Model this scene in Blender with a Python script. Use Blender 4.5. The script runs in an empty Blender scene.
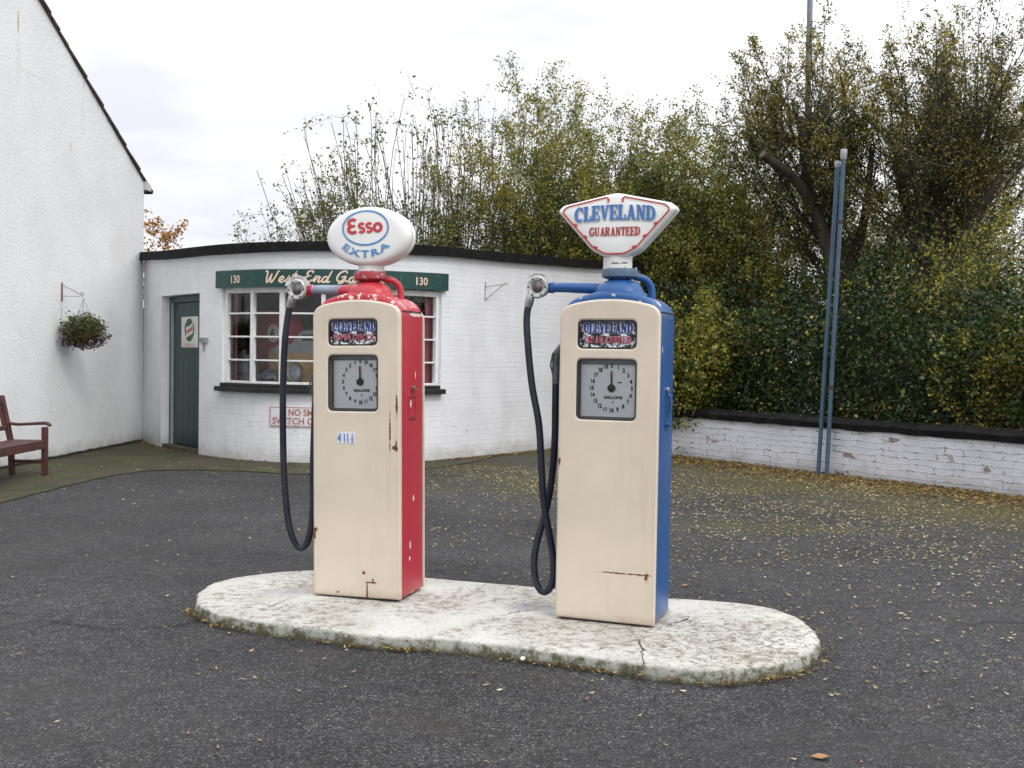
import bpy, math, random
import numpy as np
from mathutils import Vector, Matrix
R=math.radians; PI=math.pi
rnd=random.Random(7)
scene=bpy.context.scene
COL=scene.collection
# ------------------------------------------------------------------ camera
F=1080.0; H0=356.0; EYE=1.45; ROLL=R(0.9)
pit=math.atan((384-H0)/F)
fw=Vector((0,math.cos(pit),-math.sin(pit))); rt0=Vector((1,0,0)); up0=rt0.cross(fw)
RT=math.cos(ROLL)*rt0+math.sin(ROLL)*up0; UP=-math.sin(ROLL)*rt0+math.cos(ROLL)*up0
cam=bpy.data.cameras.new('camera'); camo=bpy.data.objects.new('camera',cam); COL.objects.link(camo)
cam.sensor_width=36; cam.lens=36*F/1024; cam.clip_end=2000; cam.clip_start=.05
M=Matrix.Identity(4)
for i in range(3): M[i][0]=RT[i]; M[i][1]=UP[i]; M[i][2]=-fw[i]
M[2][3]=EYE; camo.matrix_world=M
scene.camera=camo
def ray(x,y): return fw+RT*((x-512)/F)-UP*((y-384)/F)
def G(x,y,z=0.0):
    d=ray(x,y); return Vector((0,0,EYE))+d*((z-EYE)/d.z)
def AT(x,y,Y):
    d=ray(x,y); return Vector((0,0,EYE))+d*(Y/d.y)
def PX(q):
    q=Vector(q)-Vector((0,0,EYE)); return 512+F*q.dot(RT)/q.dot(fw)
# ------------------------------------------------------------------ mesh helpers
class MB:
    def __init__(s): s.v=[]; s.f=[]; s.uv=None
    def quad(s,a,b,c,d):
        n=len(s.v); s.v+= [tuple(a),tuple(b),tuple(c),tuple(d)]; s.f.append((n,n+1,n+2,n+3)); return s
    def box(s,x0,x1,y0,y1,z0,z1,T=None):
        n=len(s.v); P=[Vector((x,y,z)) for z in (z0,z1) for y in (y0,y1) for x in (x0,x1)]
        if T is not None: P=[T@p for p in P]
        s.v+=[tuple(p) for p in P]
        for f in ((0,2,3,1),(4,5,7,6),(0,1,5,4),(2,6,7,3),(0,4,6,2),(1,3,7,5)): s.f.append(tuple(n+i for i in f))
        return s
    def tube(s,pts,r,n=10,cap=True):
        pts=[Vector(p) for p in pts]; m=len(pts)
        rs=r if isinstance(r,(list,tuple)) else [r]*m
        base=len(s.v); prev=None
        for i,p in enumerate(pts):
            t=(pts[min(i+1,m-1)]-pts[max(i-1,0)]).normalized()
            if prev is None:
                a=Vector((0,0,1)) if abs(t.z)<.9 else Vector((1,0,0)); u=t.cross(a).normalized()
            else: u=(prev-t*prev.dot(t)).normalized()
            prev=u; w=t.cross(u)
            for k in range(n):
                an=2*PI*k/n; s.v.append(tuple(p+(u*math.cos(an)+w*math.sin(an))*rs[i]))
        for i in range(m-1):
            for k in range(n):
                a=base+i*n+k; b=base+i*n+(k+1)%n; s.f.append((a,b,b+n,a+n))
        if cap:
            s.f.append(tuple(base+k for k in range(n))[::-1]); s.f.append(tuple(base+(m-1)*n+k for k in range(n)))
        return s
    def rings(s,rings,cap=True):
        base=len(s.v); n=len(rings[0])
        for r in rings: s.v+=[tuple(p) for p in r]
        for i in range(len(rings)-1):
            for k in range(n):
                a=base+i*n+k; b=base+i*n+(k+1)%n; s.f.append((a,b,b+n,a+n))
        if cap:
            s.f.append(tuple(base+k for k in range(n))[::-1]); s.f.append(tuple(base+(len(rings)-1)*n+k for k in range(n)))
        return s
    def lathe(s,prof,c=(0,0,0),ax='z',n=32,sy=1.0):
        rr=[]
        for r,h in prof:
            ring=[]
            for k in range(n):
                a=2*PI*k/n; x=r*math.cos(a); y=r*math.sin(a)*sy
                if ax=='z': p=(x,y,h)
                elif ax=='y': p=(x,h,-y)
                else: p=(h,x,y)
                ring.append((p[0]+c[0],p[1]+c[1],p[2]+c[2]))
            rr.append(ring)
        return s.rings(rr)
    def xf(s,fn): s.v=[tuple(fn(Vector(p))) for p in s.v]; return s
    def mesh(s,name,mat=None,smooth=40):
        me=bpy.data.meshes.new(name); me.from_pydata(s.v,[],s.f)
        if smooth:
            me.shade_smooth(); me.set_sharp_from_angle(angle=R(smooth))
        if mat: me.materials.append(mat)
        return me
    def build(s,name,mat,parent=None,smooth=40,bevel=0):
        return link(name,s.mesh(name,mat,smooth),parent,bevel)
def link(name,me,parent=None,bevel=0):
    o=bpy.data.objects.new(name,me); COL.objects.link(o)
    if parent: o.parent=parent
    if bevel:
        b=o.modifiers.new('bevel','BEVEL'); b.width=bevel; b.segments=2; b.limit_method='ANGLE'; b.angle_limit=R(40)
    return o
def tag(o,label,cat,group=None):
    o['label']=label; o['category']=cat
    if group: o['group']=group
    return o
def empty(name,loc,rz,label,cat,group=None,ry=0):
    o=bpy.data.objects.new(name,None); COL.objects.link(o); o.location=loc
    o.rotation_euler=(0,ry,rz); o.empty_display_size=.2
    return tag(o,label,cat,group)
def kind(o,k): o['kind']=k; return o
def spline(pts,n=8):
    P=[Vector(p) for p in pts]; P=[2*P[0]-P[1]]+P+[2*P[-1]-P[-2]]; out=[]
    for i in range(1,len(P)-2):
        a,b,c,d=P[i-1:i+3]
        for k in range(n):
            t=k/n; out.append(.5*((2*b)+(c-a)*t+(2*a-5*b+4*c-d)*t*t+(3*b-a-3*c+d)*t**3))
    out.append(P[-2]); return out
def rounded(pts,rad,n=6):
    out=[]; m=len(pts)
    for i in range(m):
        p=Vector(pts[i]).to_2d(); a=Vector(pts[i-1]).to_2d(); b=Vector(pts[(i+1)%m]).to_2d()
        r=rad[i] if isinstance(rad,(list,tuple)) else rad
        if r<=0: out.append((p.x,p.y)); continue
        u=(a-p).normalized(); w=(b-p).normalized(); half=math.acos(max(-1,min(1,u.dot(w))))/2
        d=min(r/math.tan(half),.49*(a-p).length,.49*(b-p).length); q0=p+u*d; q1=p+w*d
        for k in range(n+1):
            t=k/n; q=q0*(1-t)**2+p*2*t*(1-t)+q1*t*t; out.append((q.x,q.y))
    return out
def rrect(x0,x1,z0,z1,r,n=6): return rounded([(x0,z0),(x1,z0),(x1,z1),(x0,z1)],r,n)
def plate(name,outline,holes,y,extr,bev,mat,parent=None):
    """flat shape drawn in x/z, thickness along y, centred on y"""
    c=bpy.data.curves.new(name,'CURVE'); c.dimensions='2D'; c.fill_mode='BOTH'
    c.extrude=extr; c.bevel_depth=bev; c.bevel_resolution=3
    for L in [outline]+holes:
        s=c.splines.new('POLY'); s.points.add(len(L)-1)
        for p,q in zip(s.points,L): p.co=(q[0],q[1],0,1)
        s.use_cyclic_u=True
    o=bpy.data.objects.new(name,c); me=bpy.data.meshes.new_from_object(o); bpy.data.objects.remove(o)
    for v in me.vertices: v.co=(v.co.x,y-v.co.z,v.co.y)
    me.materials.clear(); me.materials.append(mat); me.shade_smooth(); me.set_sharp_from_angle(angle=R(35))
    return link(name,me,parent)
def text_polys(body,h,bold=0.0,sx=1.0,fit=None,align='CENTER',space=1.0,shear=0):
    c=bpy.data.curves.new('text','FONT'); c.body=body; c.size=h/.73; c.offset=bold; c.align_x=align; c.resolution_u=3
    c.space_character=space; c.shear=shear
    o=bpy.data.objects.new('text',c); me=bpy.data.meshes.new_from_object(o); bpy.data.objects.remove(o)
    if fit:
        xs_=[p.co.x for p in me.vertices]; sx=fit/(max(xs_)-min(xs_))
    v=[(p.co.x*sx,p.co.y) for p in me.vertices]; f=[tuple(q.vertices) for q in me.polygons]
    return v,f
def add_text(mb,body,h,fn,**k):
    """fn maps (u,v) to a 3D point"""
    v,f=text_polys(body,h,**k); n=len(mb.v)
    mb.v+=[tuple(fn(u,w)) for u,w in v]; mb.f+=[tuple(n+i for i in q) for q in f]
def ribbon(mb,pts,w,fn,cap=False):
    """flat ribbon of width w along 2D polyline, mapped by fn"""
    P=[Vector(p) for p in pts]; m=len(P); n=len(mb.v)
    for i,p in enumerate(P):
        ww=w[min(i,len(w)-1)] if isinstance(w,(list,tuple)) else w
        if i==0: d=(P[1]-P[0]).normalized(); nn=Vector((-d.y,d.x))*ww/2
        elif i==m-1: d=(P[-1]-P[-2]).normalized(); nn=Vector((-d.y,d.x))*ww/2
        else:
            d0=(p-P[i-1]).normalized(); d1=(P[i+1]-p).normalized(); d=(d0+d1)
            d=d.normalized() if d.length>1e-6 else d1
            nn=Vector((-d.y,d.x)); k=max(.5,abs(nn.dot(Vector((-d1.y,d1.x))))); nn=nn*ww/2/k
        mb.v.append(tuple(fn(*(p+nn)))); mb.v.append(tuple(fn(*(p-nn))))
    for i in range(m-1):
        a=n+2*i; mb.f.append((a,a+1,a+3,a+2))
def arc(cx,cy,rx,ry,a0,a1,n=14):
    return [(cx+rx*math.cos(R(a0+(a1-a0)*k/n)),cy+ry*math.sin(R(a0+(a1-a0)*k/n))) for k in range(n+1)]
# slab letters: list of (polyline,width) in a box of the given width, height 1
S,T_,s_=.25,.13,.12
def _st(x,serL=.1,serR=.1):
    return [([(x,0),(x,1)],S),([(x-S/2-serL,s_/2),(x+S/2+serR,s_/2)],s_),([(x-S/2-serL,1-s_/2),(x+S/2+serR,1-s_/2)],s_)]
SLAB={
'C':(.86,[(arc(.46,.5,.34,.43,48,312,18),[.14+.12*math.sin(math.pi*k/18) for k in range(19)]),([(.72,.62),(.72,.98)],.1)]),
'L':(.78,_st(.22)+[([(.3,s_/2),(.74,s_/2)],s_),([(.69,0),(.69,.36)],.11)]),
'E':(.82,_st(.22)+[([(.3,s_/2),(.78,s_/2)],s_),([(.3,1-s_/2),(.76,1-s_/2)],s_),([(.3,.5),(.6,.5)],s_),([(.73,0),(.73,.32)],.1),([(.71,.7),(.71,1)],.1),([(.57,.36),(.57,.64)],.09)]),
'V':(.9,[([(.2,.97),(.45,.06)],.22),([(.7,.97),(.47,.06)],.12),([(.02,1-s_/2),(.38,1-s_/2)],s_),([(.55,1-s_/2),(.88,1-s_/2)],s_)]),
'A':(.92,[([(.22,.03),(.46,.97)],.12),([(.7,.03),(.46,.97)],.23),([(.3,.3),(.62,.3)],s_),([(.04,s_/2),(.36,s_/2)],s_),([(.54,s_/2),(.9,s_/2)],s_)]),
'N':(.95,[([(.2,0),(.2,1)],.13),([(.24,.95),(.72,.05)],.24),([(.74,0),(.74,1)],.13),([(.04,s_/2),(.37,s_/2)],s_),([(.04,1-s_/2),(.3,1-s_/2)],s_),([(.58,1-s_/2),(.92,1-s_/2)],s_)]),
'D':(.88,_st(.22,.1,0)+[([(.3,.94)]+arc(.42,.5,.34,.43,85,-85,14)+[(.3,.06)],[.12]+[.12+.12*math.sin(math.pi*k/14) for k in range(15)]+[.12])]),
'G':(.92,[(arc(.46,.5,.34,.43,48,330,18),[.14+.12*math.sin(math.pi*k/18) for k in range(19)]),([(.72,.64),(.72,.98)],.1),([(.76,.05),(.76,.45)],.16),([(.54,.45),(.9,.45)],s_)]),
'U':(.95,[([(.22,.97),(.22,.4)]+arc(.47,.36,.25,.29,180,360,10)+[(.72,.97)],[.24]*4+[.15]*7+[.13]*2),([(.04,1-s_/2),(.42,1-s_/2)],s_),([(.56,1-s_/2),(.9,1-s_/2)],s_)]),
'R':(.92,_st(.22)+[([(.3,.94)]+arc(.5,.74,.2,.2,85,-85,10)+[(.3,.52)],[.12]*3+[.2]*7+[.12]*3),([(.5,.5),(.72,.06)],.2),([(.64,.06),(.9,.06)],s_)]),
'T':(.84,[([(.42,0),(.42,1)],S),([(.24,s_/2),(.6,s_/2)],s_),([(.05,1-s_/2),(.79,1-s_/2)],s_),([(.1,.66),(.1,1)],.1),([(.74,.66),(.74,1)],.1)]),
}
def slab_text(mb,word,h,width,fn,wgt=1.0):
    tot=sum(SLAB[c][0] for c in word); k=width/tot; x=-width/2; j=0
    for c in word:
        w,st=SLAB[c]
        for pts,sw in st:
            j+=1
            sw2=[a*wgt*(h+k)/2 for a in sw] if isinstance(sw,list) else sw*wgt*(h+k)/2
            ribbon(mb,[(x+p[0]*k,p[1]*h) for p in pts],sw2,lambda u,v,j=j:fn(u,v,(j%6)*.00012))
        x+=w*k
# ------------------------------------------------------------------ materials
class NT:
    def __init__(s,name):
        s.m=bpy.data.materials.new(name); s.m.use_nodes=True; s.t=s.m.node_tree
        s.b=s.t.nodes['Principled BSDF']; s.out=s.t.nodes['Material Output']; s._c=None
    def n(s,ty,**k):
        o=s.t.nodes.new(ty)
        for a,v in k.items(): setattr(o,a,v)
        return o
    def l(s,a,b): s.t.links.new(a,b)
    def co(s):
        if s._c is None: s._c=s.n('ShaderNodeTexCoord').outputs['Object']
        return s._c
    def noise(s,scale,det=4,vec=None,rough=.55,dist=0,sc3=None):
        o=s.n('ShaderNodeTexNoise'); o.inputs['Scale'].default_value=scale; o.inputs['Detail'].default_value=det
        o.inputs['Roughness'].default_value=rough; o.inputs['Distortion'].default_value=dist
        v=vec or s.co()
        if sc3:
            mp=s.n('ShaderNodeVectorMath',operation='MULTIPLY'); s.l(v,mp.inputs[0]); mp.inputs[1].default_value=sc3; v=mp.outputs[0]
        s.l(v,o.inputs['Vector']); return o.outputs['Fac']
    def math(s,op,a,b=None,c=None,clamp=False):
        o=s.n('ShaderNodeMath',operation=op,use_clamp=clamp)
        for i,x in enumerate((a,b,c)):
            if x is None: continue
            if isinstance(x,(int,float)): o.inputs[i].default_value=x
            else: s.l(x,o.inputs[i])
        return o.outputs[0]
    def ramp(s,fac,stops,interp='LINEAR'):
        o=s.n('ShaderNodeValToRGB'); cr=o.color_ramp; cr.interpolation=interp
        while len(cr.elements)<len(stops): cr.elements.new(.5)
        for e,(p,c) in zip(cr.elements,stops):
            e.position=p; e.color=(*(c if isinstance(c,(tuple,list)) else (c,c,c)),1)
        s.l(fac,o.inputs[0]); return o.outputs[0]
    def step(s,fac,a,b):   # smoothstep mask
        o=s.n('ShaderNodeMapRange',interpolation_type='SMOOTHSTEP'); s.l(fac,o.inputs[0]); o.inputs[1].default_value=a; o.inputs[2].default_value=b
        return o.outputs[0]
    def mix(s,fac,a,b,bl='MIX'):
        o=s.n('ShaderNodeMix',data_type='RGBA',blend_type=bl)
        for i,x in ((0,fac),(6,a),(7,b)):
            if isinstance(x,(int,float)): o.inputs[i].default_value=x if i==0 else (x,x,x,1)
            elif isinstance(x,(tuple,list)): o.inputs[i].default_value=(*x,1)
            else: s.l(x,o.inputs[i])
        return o.outputs[2]
    def sep(s,v=None):
        o=s.n('ShaderNodeSeparateXYZ'); s.l(v or s.co(),o.inputs[0]); return o.outputs
    def spot(s,c,r,nscale=20,amt=1.0,soft=.3):
        a=s.n('ShaderNodeVectorMath',operation='SUBTRACT'); s.l(s.co(),a.inputs[0]); a.inputs[1].default_value=c
        b=s.n('ShaderNodeVectorMath',operation='MULTIPLY'); s.l(a.outputs[0],b.inputs[0]); b.inputs[1].default_value=[1/q if q else 0 for q in r]
        d=s.n('ShaderNodeVectorMath',operation='LENGTH'); s.l(b.outputs[0],d.inputs[0])
        nz=s.noise(nscale,4)
        e=s.math('SUBTRACT',s.math('ADD',s.math('MULTIPLY',s.math('SUBTRACT',nz,.5),2*amt),1),d.outputs['Value'])
        return s.step(e,0,soft)
    def maxm(s,L):
        r=L[0]
        for x in L[1:]: r=s.math('MAXIMUM',r,x)
        return r
    def bump(s,h,st=.5,dist=.01,prev=None):
        o=s.n('ShaderNodeBump'); o.inputs['Strength'].default_value=st; o.inputs['Distance'].default_value=dist; s.l(h,o.inputs['Height'])
        if prev is not None: s.l(prev,o.inputs['Normal'])
        return o.outputs[0]
    def fin(s,col,rough=.6,normal=None,metal=0,spec=None):
        if isinstance(col,(tuple,list)): s.b.inputs['Base Color'].default_value=(*col,1)
        else: s.l(col,s.b.inputs['Base Color'])
        if isinstance(rough,(int,float)): s.b.inputs['Roughness'].default_value=rough
        else: s.l(rough,s.b.inputs['Roughness'])
        s.b.inputs['Metallic'].default_value=metal
        if spec is not None: s.b.inputs['Specular IOR Level'].default_value=spec
        if normal is not None: s.l(normal,s.b.inputs['Normal'])
        return s.m
def simple(name,c,c2=None,rough=.5,metal=0,ns=8,bs=60,bst=.15,bd=.003,spec=None):
    t=NT(name); c2=c2 or tuple(x*.8 for x in c)
    col=t.mix(t.step(t.noise(ns,5),.35,.7),c,c2)
    return t.fin(col,rough,t.bump(t.noise(bs,3),bst,bd),metal,spec)
def worn_paint(name,c,chip,chip_z=None,chips=(),rust=(),streak=None,rough=.35,chipscale=14,thr=.56):
    """paint with chips in another colour, and rust spots, in the part's own coordinates"""
    t=NT(name)
    base=t.mix(t.step(t.noise(3,5),.3,.75),c,tuple(x*.88 for x in c))
    base=t.mix(t.math('MULTIPLY',t.step(t.noise(1,5,sc3=(11,11,.7)),.50,.72),.5),base,tuple(x*.78 for x in c))
    L=[t.spot(p,r,26,.9,.15) for p,r in chips]
    if chip_z is not None:
        z=t.sep()[2]; zz=t.step(z,chip_z-.01,chip_z+.04)
        L.append(t.math('MULTIPLY',zz,t.step(t.noise(chipscale,5,rough=.65),thr,thr+.03)))
    if L: base=t.mix(t.maxm(L),base,chip)
    if rust: 
        base=t.mix(t.math('MULTIPLY',t.maxm([t.spot(p,(r[0]*1.7,.5,r[2]*2.3),15,.8,.9) for p,r in rust]),.45),base,(.42,.24,.11))
        base=t.mix(t.maxm([t.spot(p,r,48,1.5,.12) for p,r in rust]),base,(.13,.05,.02))
    z=t.sep()[2]
    low=t.math('MULTIPLY',t.math('SUBTRACT',1,t.step(t.math('ADD',z,t.math('MULTIPLY',t.noise(12,4),.12)),.115,.195)),.5)
    base=t.mix(low,base,(.28,.2,.13))
    return t.fin(base,t.math('ADD',t.math('MULTIPLY',t.noise(20,4),.25),rough-.12),t.bump(t.noise(7,3),.12,.006))
WHITE=simple('white_gloss',(.82,.82,.80),(.76,.76,.73),.3,bst=.03)
def globe_mat():
    t=NT('globe_enamel'); z=t.sep()[2]
    c=t.mix(t.step(t.noise(5,4),.4,.8),(.83,.83,.81),(.74,.74,.70))
    return t.fin(c,.22)
GLOBE=globe_mat()
BLACK=simple('black_rubber',(.015,.015,.017),(.03,.03,.03),.6,bst=.3)
HOSE=simple('hose_rubber',(.010,.014,.028),(.022,.026,.038),.5,ns=12,bs=90,bst=.25,bd=.002)
CHROME=simple('worn_metal',(.55,.56,.56),(.32,.33,.33),.35,metal=.9,ns=18)
GREYPAINT=simple('grey_paint',(.30,.33,.35),(.22,.24,.26),.5)
REDL=simple('red_lettering',(.62,.05,.06),rough=.4); BLUEL=simple('blue_lettering',(.07,.2,.5),rough=.4)
SKYL=simple('sky_blue_lettering',(.13,.32,.62),rough=.4)
DKL=simple('black_lettering',(.02,.02,.025),rough=.5)
CREAML=simple('pale_lettering',(.78,.60,.46),(.7,.52,.4),rough=.5)
NAVYL=simple('navy_lettering',(.02,.05,.28),(.015,.03,.15),rough=.4)
CARD=simple('dial_card',(.93,.96,.98),(.88,.92,.95),.5,ns=3)
SHADOWL=simple('grey_blue_lettering',(.45,.5,.56),rough=.5)
def glassm(name,refl=1.0,tint=(.95,.97,.97)):
    t=NT(name); t.t.nodes.remove(t.b)
    tr=t.n('ShaderNodeBsdfTransparent'); tr.inputs[0].default_value=(*tint,1)
    gl=t.n('ShaderNodeBsdfGlossy'); gl.inputs['Roughness'].default_value=.02; gl.inputs[0].default_value=(1,1,1,1)
    fr=t.n('ShaderNodeFresnel'); fr.inputs[0].default_value=1.5
    mx=t.n('ShaderNodeMixShader'); t.l(t.math('MULTIPLY',fr.outputs[0],refl),mx.inputs[0]); t.l(tr.outputs[0],mx.inputs[1]); t.l(gl.outputs[0],mx.inputs[2])
    t.l(mx.outputs[0],t.out.inputs[0]); return t.m
GLASS=glassm('window_glass',1.3); GLASS2=glassm('dial_glass',1.2,(1,1,1))
def leafm(name,stops,trans=.35,rough=.5):
    t=NT(name); a=t.n('ShaderNodeAttribute',attribute_name='tint'); 
    col=t.ramp(a.outputs['Fac'],stops)
    t.l(col,t.b.inputs['Base Color']); t.b.inputs['Roughness'].default_value=rough; t.b.inputs['Specular IOR Level'].default_value=.3
    tl=t.n('ShaderNodeBsdfTranslucent'); t.l(col,tl.inputs[0])
    mx=t.n('ShaderNodeMixShader'); mx.inputs[0].default_value=trans
    t.l(t.b.outputs[0],mx.inputs[1]); t.l(tl.outputs[0],mx.inputs[2]); t.l(mx.outputs[0],t.out.inputs[0]); return t.m
def barkm(name,c=(.07,.055,.04),c2=(.035,.03,.022)):
    t=NT(name); col=t.mix(t.step(t.noise(9,5,sc3=(1,1,.3)),.35,.65),c,c2)
    col=t.mix(t.math('MULTIPLY',t.step(t.noise(2.5,4),.55,.7),.5),col,(.07,.08,.03))
    return t.fin(col,.9,t.bump(t.noise(22,5,sc3=(1,1,.3)),.8,.02))
BARK=barkm('bark'); TWIG=barkm('twig_bark',(.055,.042,.03),(.028,.022,.018))
# ------------------------------------------------------------------ world and light
w=bpy.data.worlds.new('World'); scene.world=w; w.use_nodes=True; nt=w.node_tree
bg=nt.nodes['Background']; sky=nt.nodes.new('ShaderNodeTexSky'); sky.sky_type='NISHITA'; sky.sun_disc=False
SE,SA=R(44),R(142)   # sun elevation / azimuth clockwise from +Y
sky.sun_elevation=SE; sky.sun_rotation=SA
tc=nt.nodes.new('ShaderNodeTexCoord'); sp=nt.nodes.new('ShaderNodeSeparateXYZ'); nt.links.new(tc.outputs['Generated'],sp.inputs[0])
mp=nt.nodes.new('ShaderNodeVectorMath'); mp.operation='MULTIPLY'; mp.inputs[1].default_value=(1.6,1.6,5.5); nt.links.new(tc.outputs['Generated'],mp.inputs[0])
nz=nt.nodes.new('ShaderNodeTexNoise'); nz.inputs['Scale'].default_value=1.7; nz.inputs['Detail'].default_value=5; nz.inputs['Roughness'].default_value=.5; nt.links.new(mp.outputs[0],nz.inputs['Vector'])
cr=nt.nodes.new('ShaderNodeValToRGB'); cr.color_ramp.elements[0].position=.44; cr.color_ramp.elements[0].color=(.76,.775,.84,1)
cr.color_ramp.elements[1].position=.68; cr.color_ramp.elements[1].color=(1.18,1.18,1.2,1); ma=nt.nodes.new('ShaderNodeMath'); ma.operation='MULTIPLY_ADD'; ma.inputs[1].default_value=.42; nt.links.new(sp.outputs[0],ma.inputs[0]); nt.links.new(nz.outputs['Fac'],ma.inputs[2])
ma2=nt.nodes.new('ShaderNodeMath'); ma2.operation='MULTIPLY_ADD'; ma2.inputs[1].default_value=.45; nt.links.new(sp.outputs[2],ma2.inputs[0]); nt.links.new(ma.outputs[0],ma2.inputs[2]); nt.links.new(ma2.outputs[0],cr.inputs[0])
el=nt.nodes.new('ShaderNodeMapRange'); el.inputs[1].default_value=0; el.inputs[2].default_value=.9; el.inputs[3].default_value=8.3; el.inputs[4].default_value=17.5; nt.links.new(sp.outputs[2],el.inputs[0])
vm=nt.nodes.new('ShaderNodeVectorMath'); vm.operation='SCALE'; nt.links.new(cr.outputs[0],vm.inputs[0]); nt.links.new(el.outputs[0],vm.inputs['Scale'])
mx=nt.nodes.new('ShaderNodeMix'); mx.data_type='RGBA'; mx.inputs[0].default_value=.93
nt.links.new(sky.outputs[0],mx.inputs[6]); nt.links.new(vm.outputs[0],mx.inputs[7]); nt.links.new(mx.outputs[2],bg.inputs[0])
bg.inputs[1].default_value=.10
sun=bpy.data.lights.new('sun','SUN'); sun.energy=.75; sun.angle=R(14); sun.color=(1,.96,.9)
so=bpy.data.objects.new('sun',sun); COL.objects.link(so)
sd=Vector((math.sin(SA)*math.cos(SE),math.cos(SA)*math.cos(SE),math.sin(SE))); so.rotation_euler=sd.to_track_quat('Z','Y').to_euler(); so.location=sd*30
scene.view_settings.view_transform='Standard'; scene.view_settings.look='None'; scene.view_settings.gamma=1; scene.view_settings.exposure=0.22
# ------------------------------------------------------------------ ground
def grid(x0,x1,y0,y1,z): return MB().quad((x0,y0,z),(x1,y0,z),(x1,y1,z),(x0,y1,z))
t=NT('rough_grass'); col=t.mix(t.step(t.noise(.8,6),.35,.65),(.05,.06,.022),(.075,.065,.035)); gm=t.fin(col,.95,t.bump(t.noise(30,5),.8,.04))
kind(grid(-300,300,-200,600,-.02).build('ground',gm),'structure')
t=NT('asphalt')
vo=t.n('ShaderNodeTexVoronoi'); vo.inputs['Scale'].default_value=150; t.l(t.co(),vo.inputs['Vector'])
sc=t.sep(vo.outputs['Color'])
st=t.ramp(sc[0],[(0,(.009,.009,.010)),(.45,(.022,.022,.0245)),(.8,(.042,.042,.045)),(.96,(.085,.084,.08)),(.985,(.17,.165,.155))])
big=t.ramp(t.noise(.6,6,rough=.65),[(.3,.78),(.7,1.7)])
col=t.mix(1.0,st,big,'MULTIPLY')
mid=t.ramp(t.noise(11,6,rough=.75),[(.3,.6),(.7,1.45)]); col=t.mix(1.0,col,mid,'MULTIPLY')
col=t.mix(t.math('MULTIPLY',t.step(t.noise(1.6,6,rough=.7),.50,.68),.30),col,(.062,.052,.040))
col=t.mix(t.math('MULTIPLY',t.step(t.noise(.9,5,rough=.6,dist=.5),.55,.68),.35),col,(.014,.014,.015))
dust=t.maxm([t.spot((-1.9,4.4,0),(1.5,1.2,0),3,.8,1.2),t.spot((1.4,4.0,0),(1.6,.5,0),3,.7,1.2),t.spot((2.6,6.3,0),(1.3,.8,0),2,.8,1.3),t.spot((-3.4,8.2,0),(1.5,1.6,0),2,.8,1.5)])
col=t.mix(t.math('MULTIPLY',dust,.35),col,(.055,.055,.056))
moss=t.maxm([t.spot((.6,12.4,0),(1.9,1.8,0),1.6,.9,.8),t.spot((3.5,12.6,0),(2.6,1.5,0),1.7,.9,1.0),t.spot((4.6,10.5,0),(2.2,1.5,0),1.6,.9,1.2),t.spot((2.0,9.4,0),(1.3,.6,0),2.0,.9,1.1),t.spot((-.6,14.1,0),(1.3,1.0,0),2,.8,.8),t.spot((.9,15.9,0),(1.4,1.0,0),2,.8,.6)])
col=t.mix(t.math('MULTIPLY',moss,t.math('ADD',t.math('MULTIPLY',t.step(t.noise(14,5),.36,.6),.6),.25)),col,(.065,.06,.014))
gA_=G(680,457); gB_=G(1024,498); gd_=(gB_-gA_).normalized(); gnn=Vector((gd_.y,-gd_.x,0)); gnn=gnn if gnn.y<0 else -gnn
dt=t.n('ShaderNodeVectorMath',operation='DOT_PRODUCT'); t.l(t.co(),dt.inputs[0]); dt.inputs[1].default_value=gnn
Dm=t.math('SUBTRACT',dt.outputs['Value'],gA_.dot(gnn)); Dn=t.math('ADD',Dm,t.math('MULTIPLY',t.math('SUBTRACT',t.noise(1.1,6,rough=.65),.5),5.0))
col=t.mix(t.math('MULTIPLY',t.math('SUBTRACT',1,t.step(Dn,.6,3.6)),t.math('ADD',t.math('MULTIPLY',t.step(t.noise(18,5),.35,.6),.45),.35)),col,(.082,.072,.024))
wet=t.spot((-2.6,13.4,0),(3.4,1.0,0),1.5,.6,.8); col=t.mix(t.math('MULTIPLY',wet,.25),col,(.05,.042,.028))
crk=t.n('ShaderNodeTexVoronoi',feature='DISTANCE_TO_EDGE'); crk.inputs['Scale'].default_value=.42
wv=t.n('ShaderNodeMix',data_type='RGBA',blend_type='LINEAR_LIGHT'); wv.inputs[0].default_value=.35; nn_=t.n('ShaderNodeTexNoise'); nn_.inputs['Scale'].default_value=1.3; nn_.inputs['Detail'].default_value=6; t.l(t.co(),nn_.inputs['Vector']); t.l(t.co(),wv.inputs[6]); t.l(nn_.outputs['Color'],wv.inputs[7]); t.l(wv.outputs[2],crk.inputs['Vector'])
cm=t.math('MULTIPLY',t.math('SUBTRACT',1,t.step(crk.outputs['Distance'],.001,.008)),t.step(t.noise(.5,3),.5,.62)); col=t.mix(t.math('MULTIPLY',cm,.7),col,(.010,.010,.010))
nb=t.bump(t.math('MULTIPLY',vo.outputs['Distance'],-1),.9,.006); nb=t.bump(t.noise(12,4),.25,.03,nb)
asph=t.fin(col,t.math('ADD',t.math('MULTIPLY',t.noise(2,3),.2),.68),nb,spec=.3)
kind(grid(-30,12,-20,22.5,-.004).build('forecourt',asph),'structure')
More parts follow.
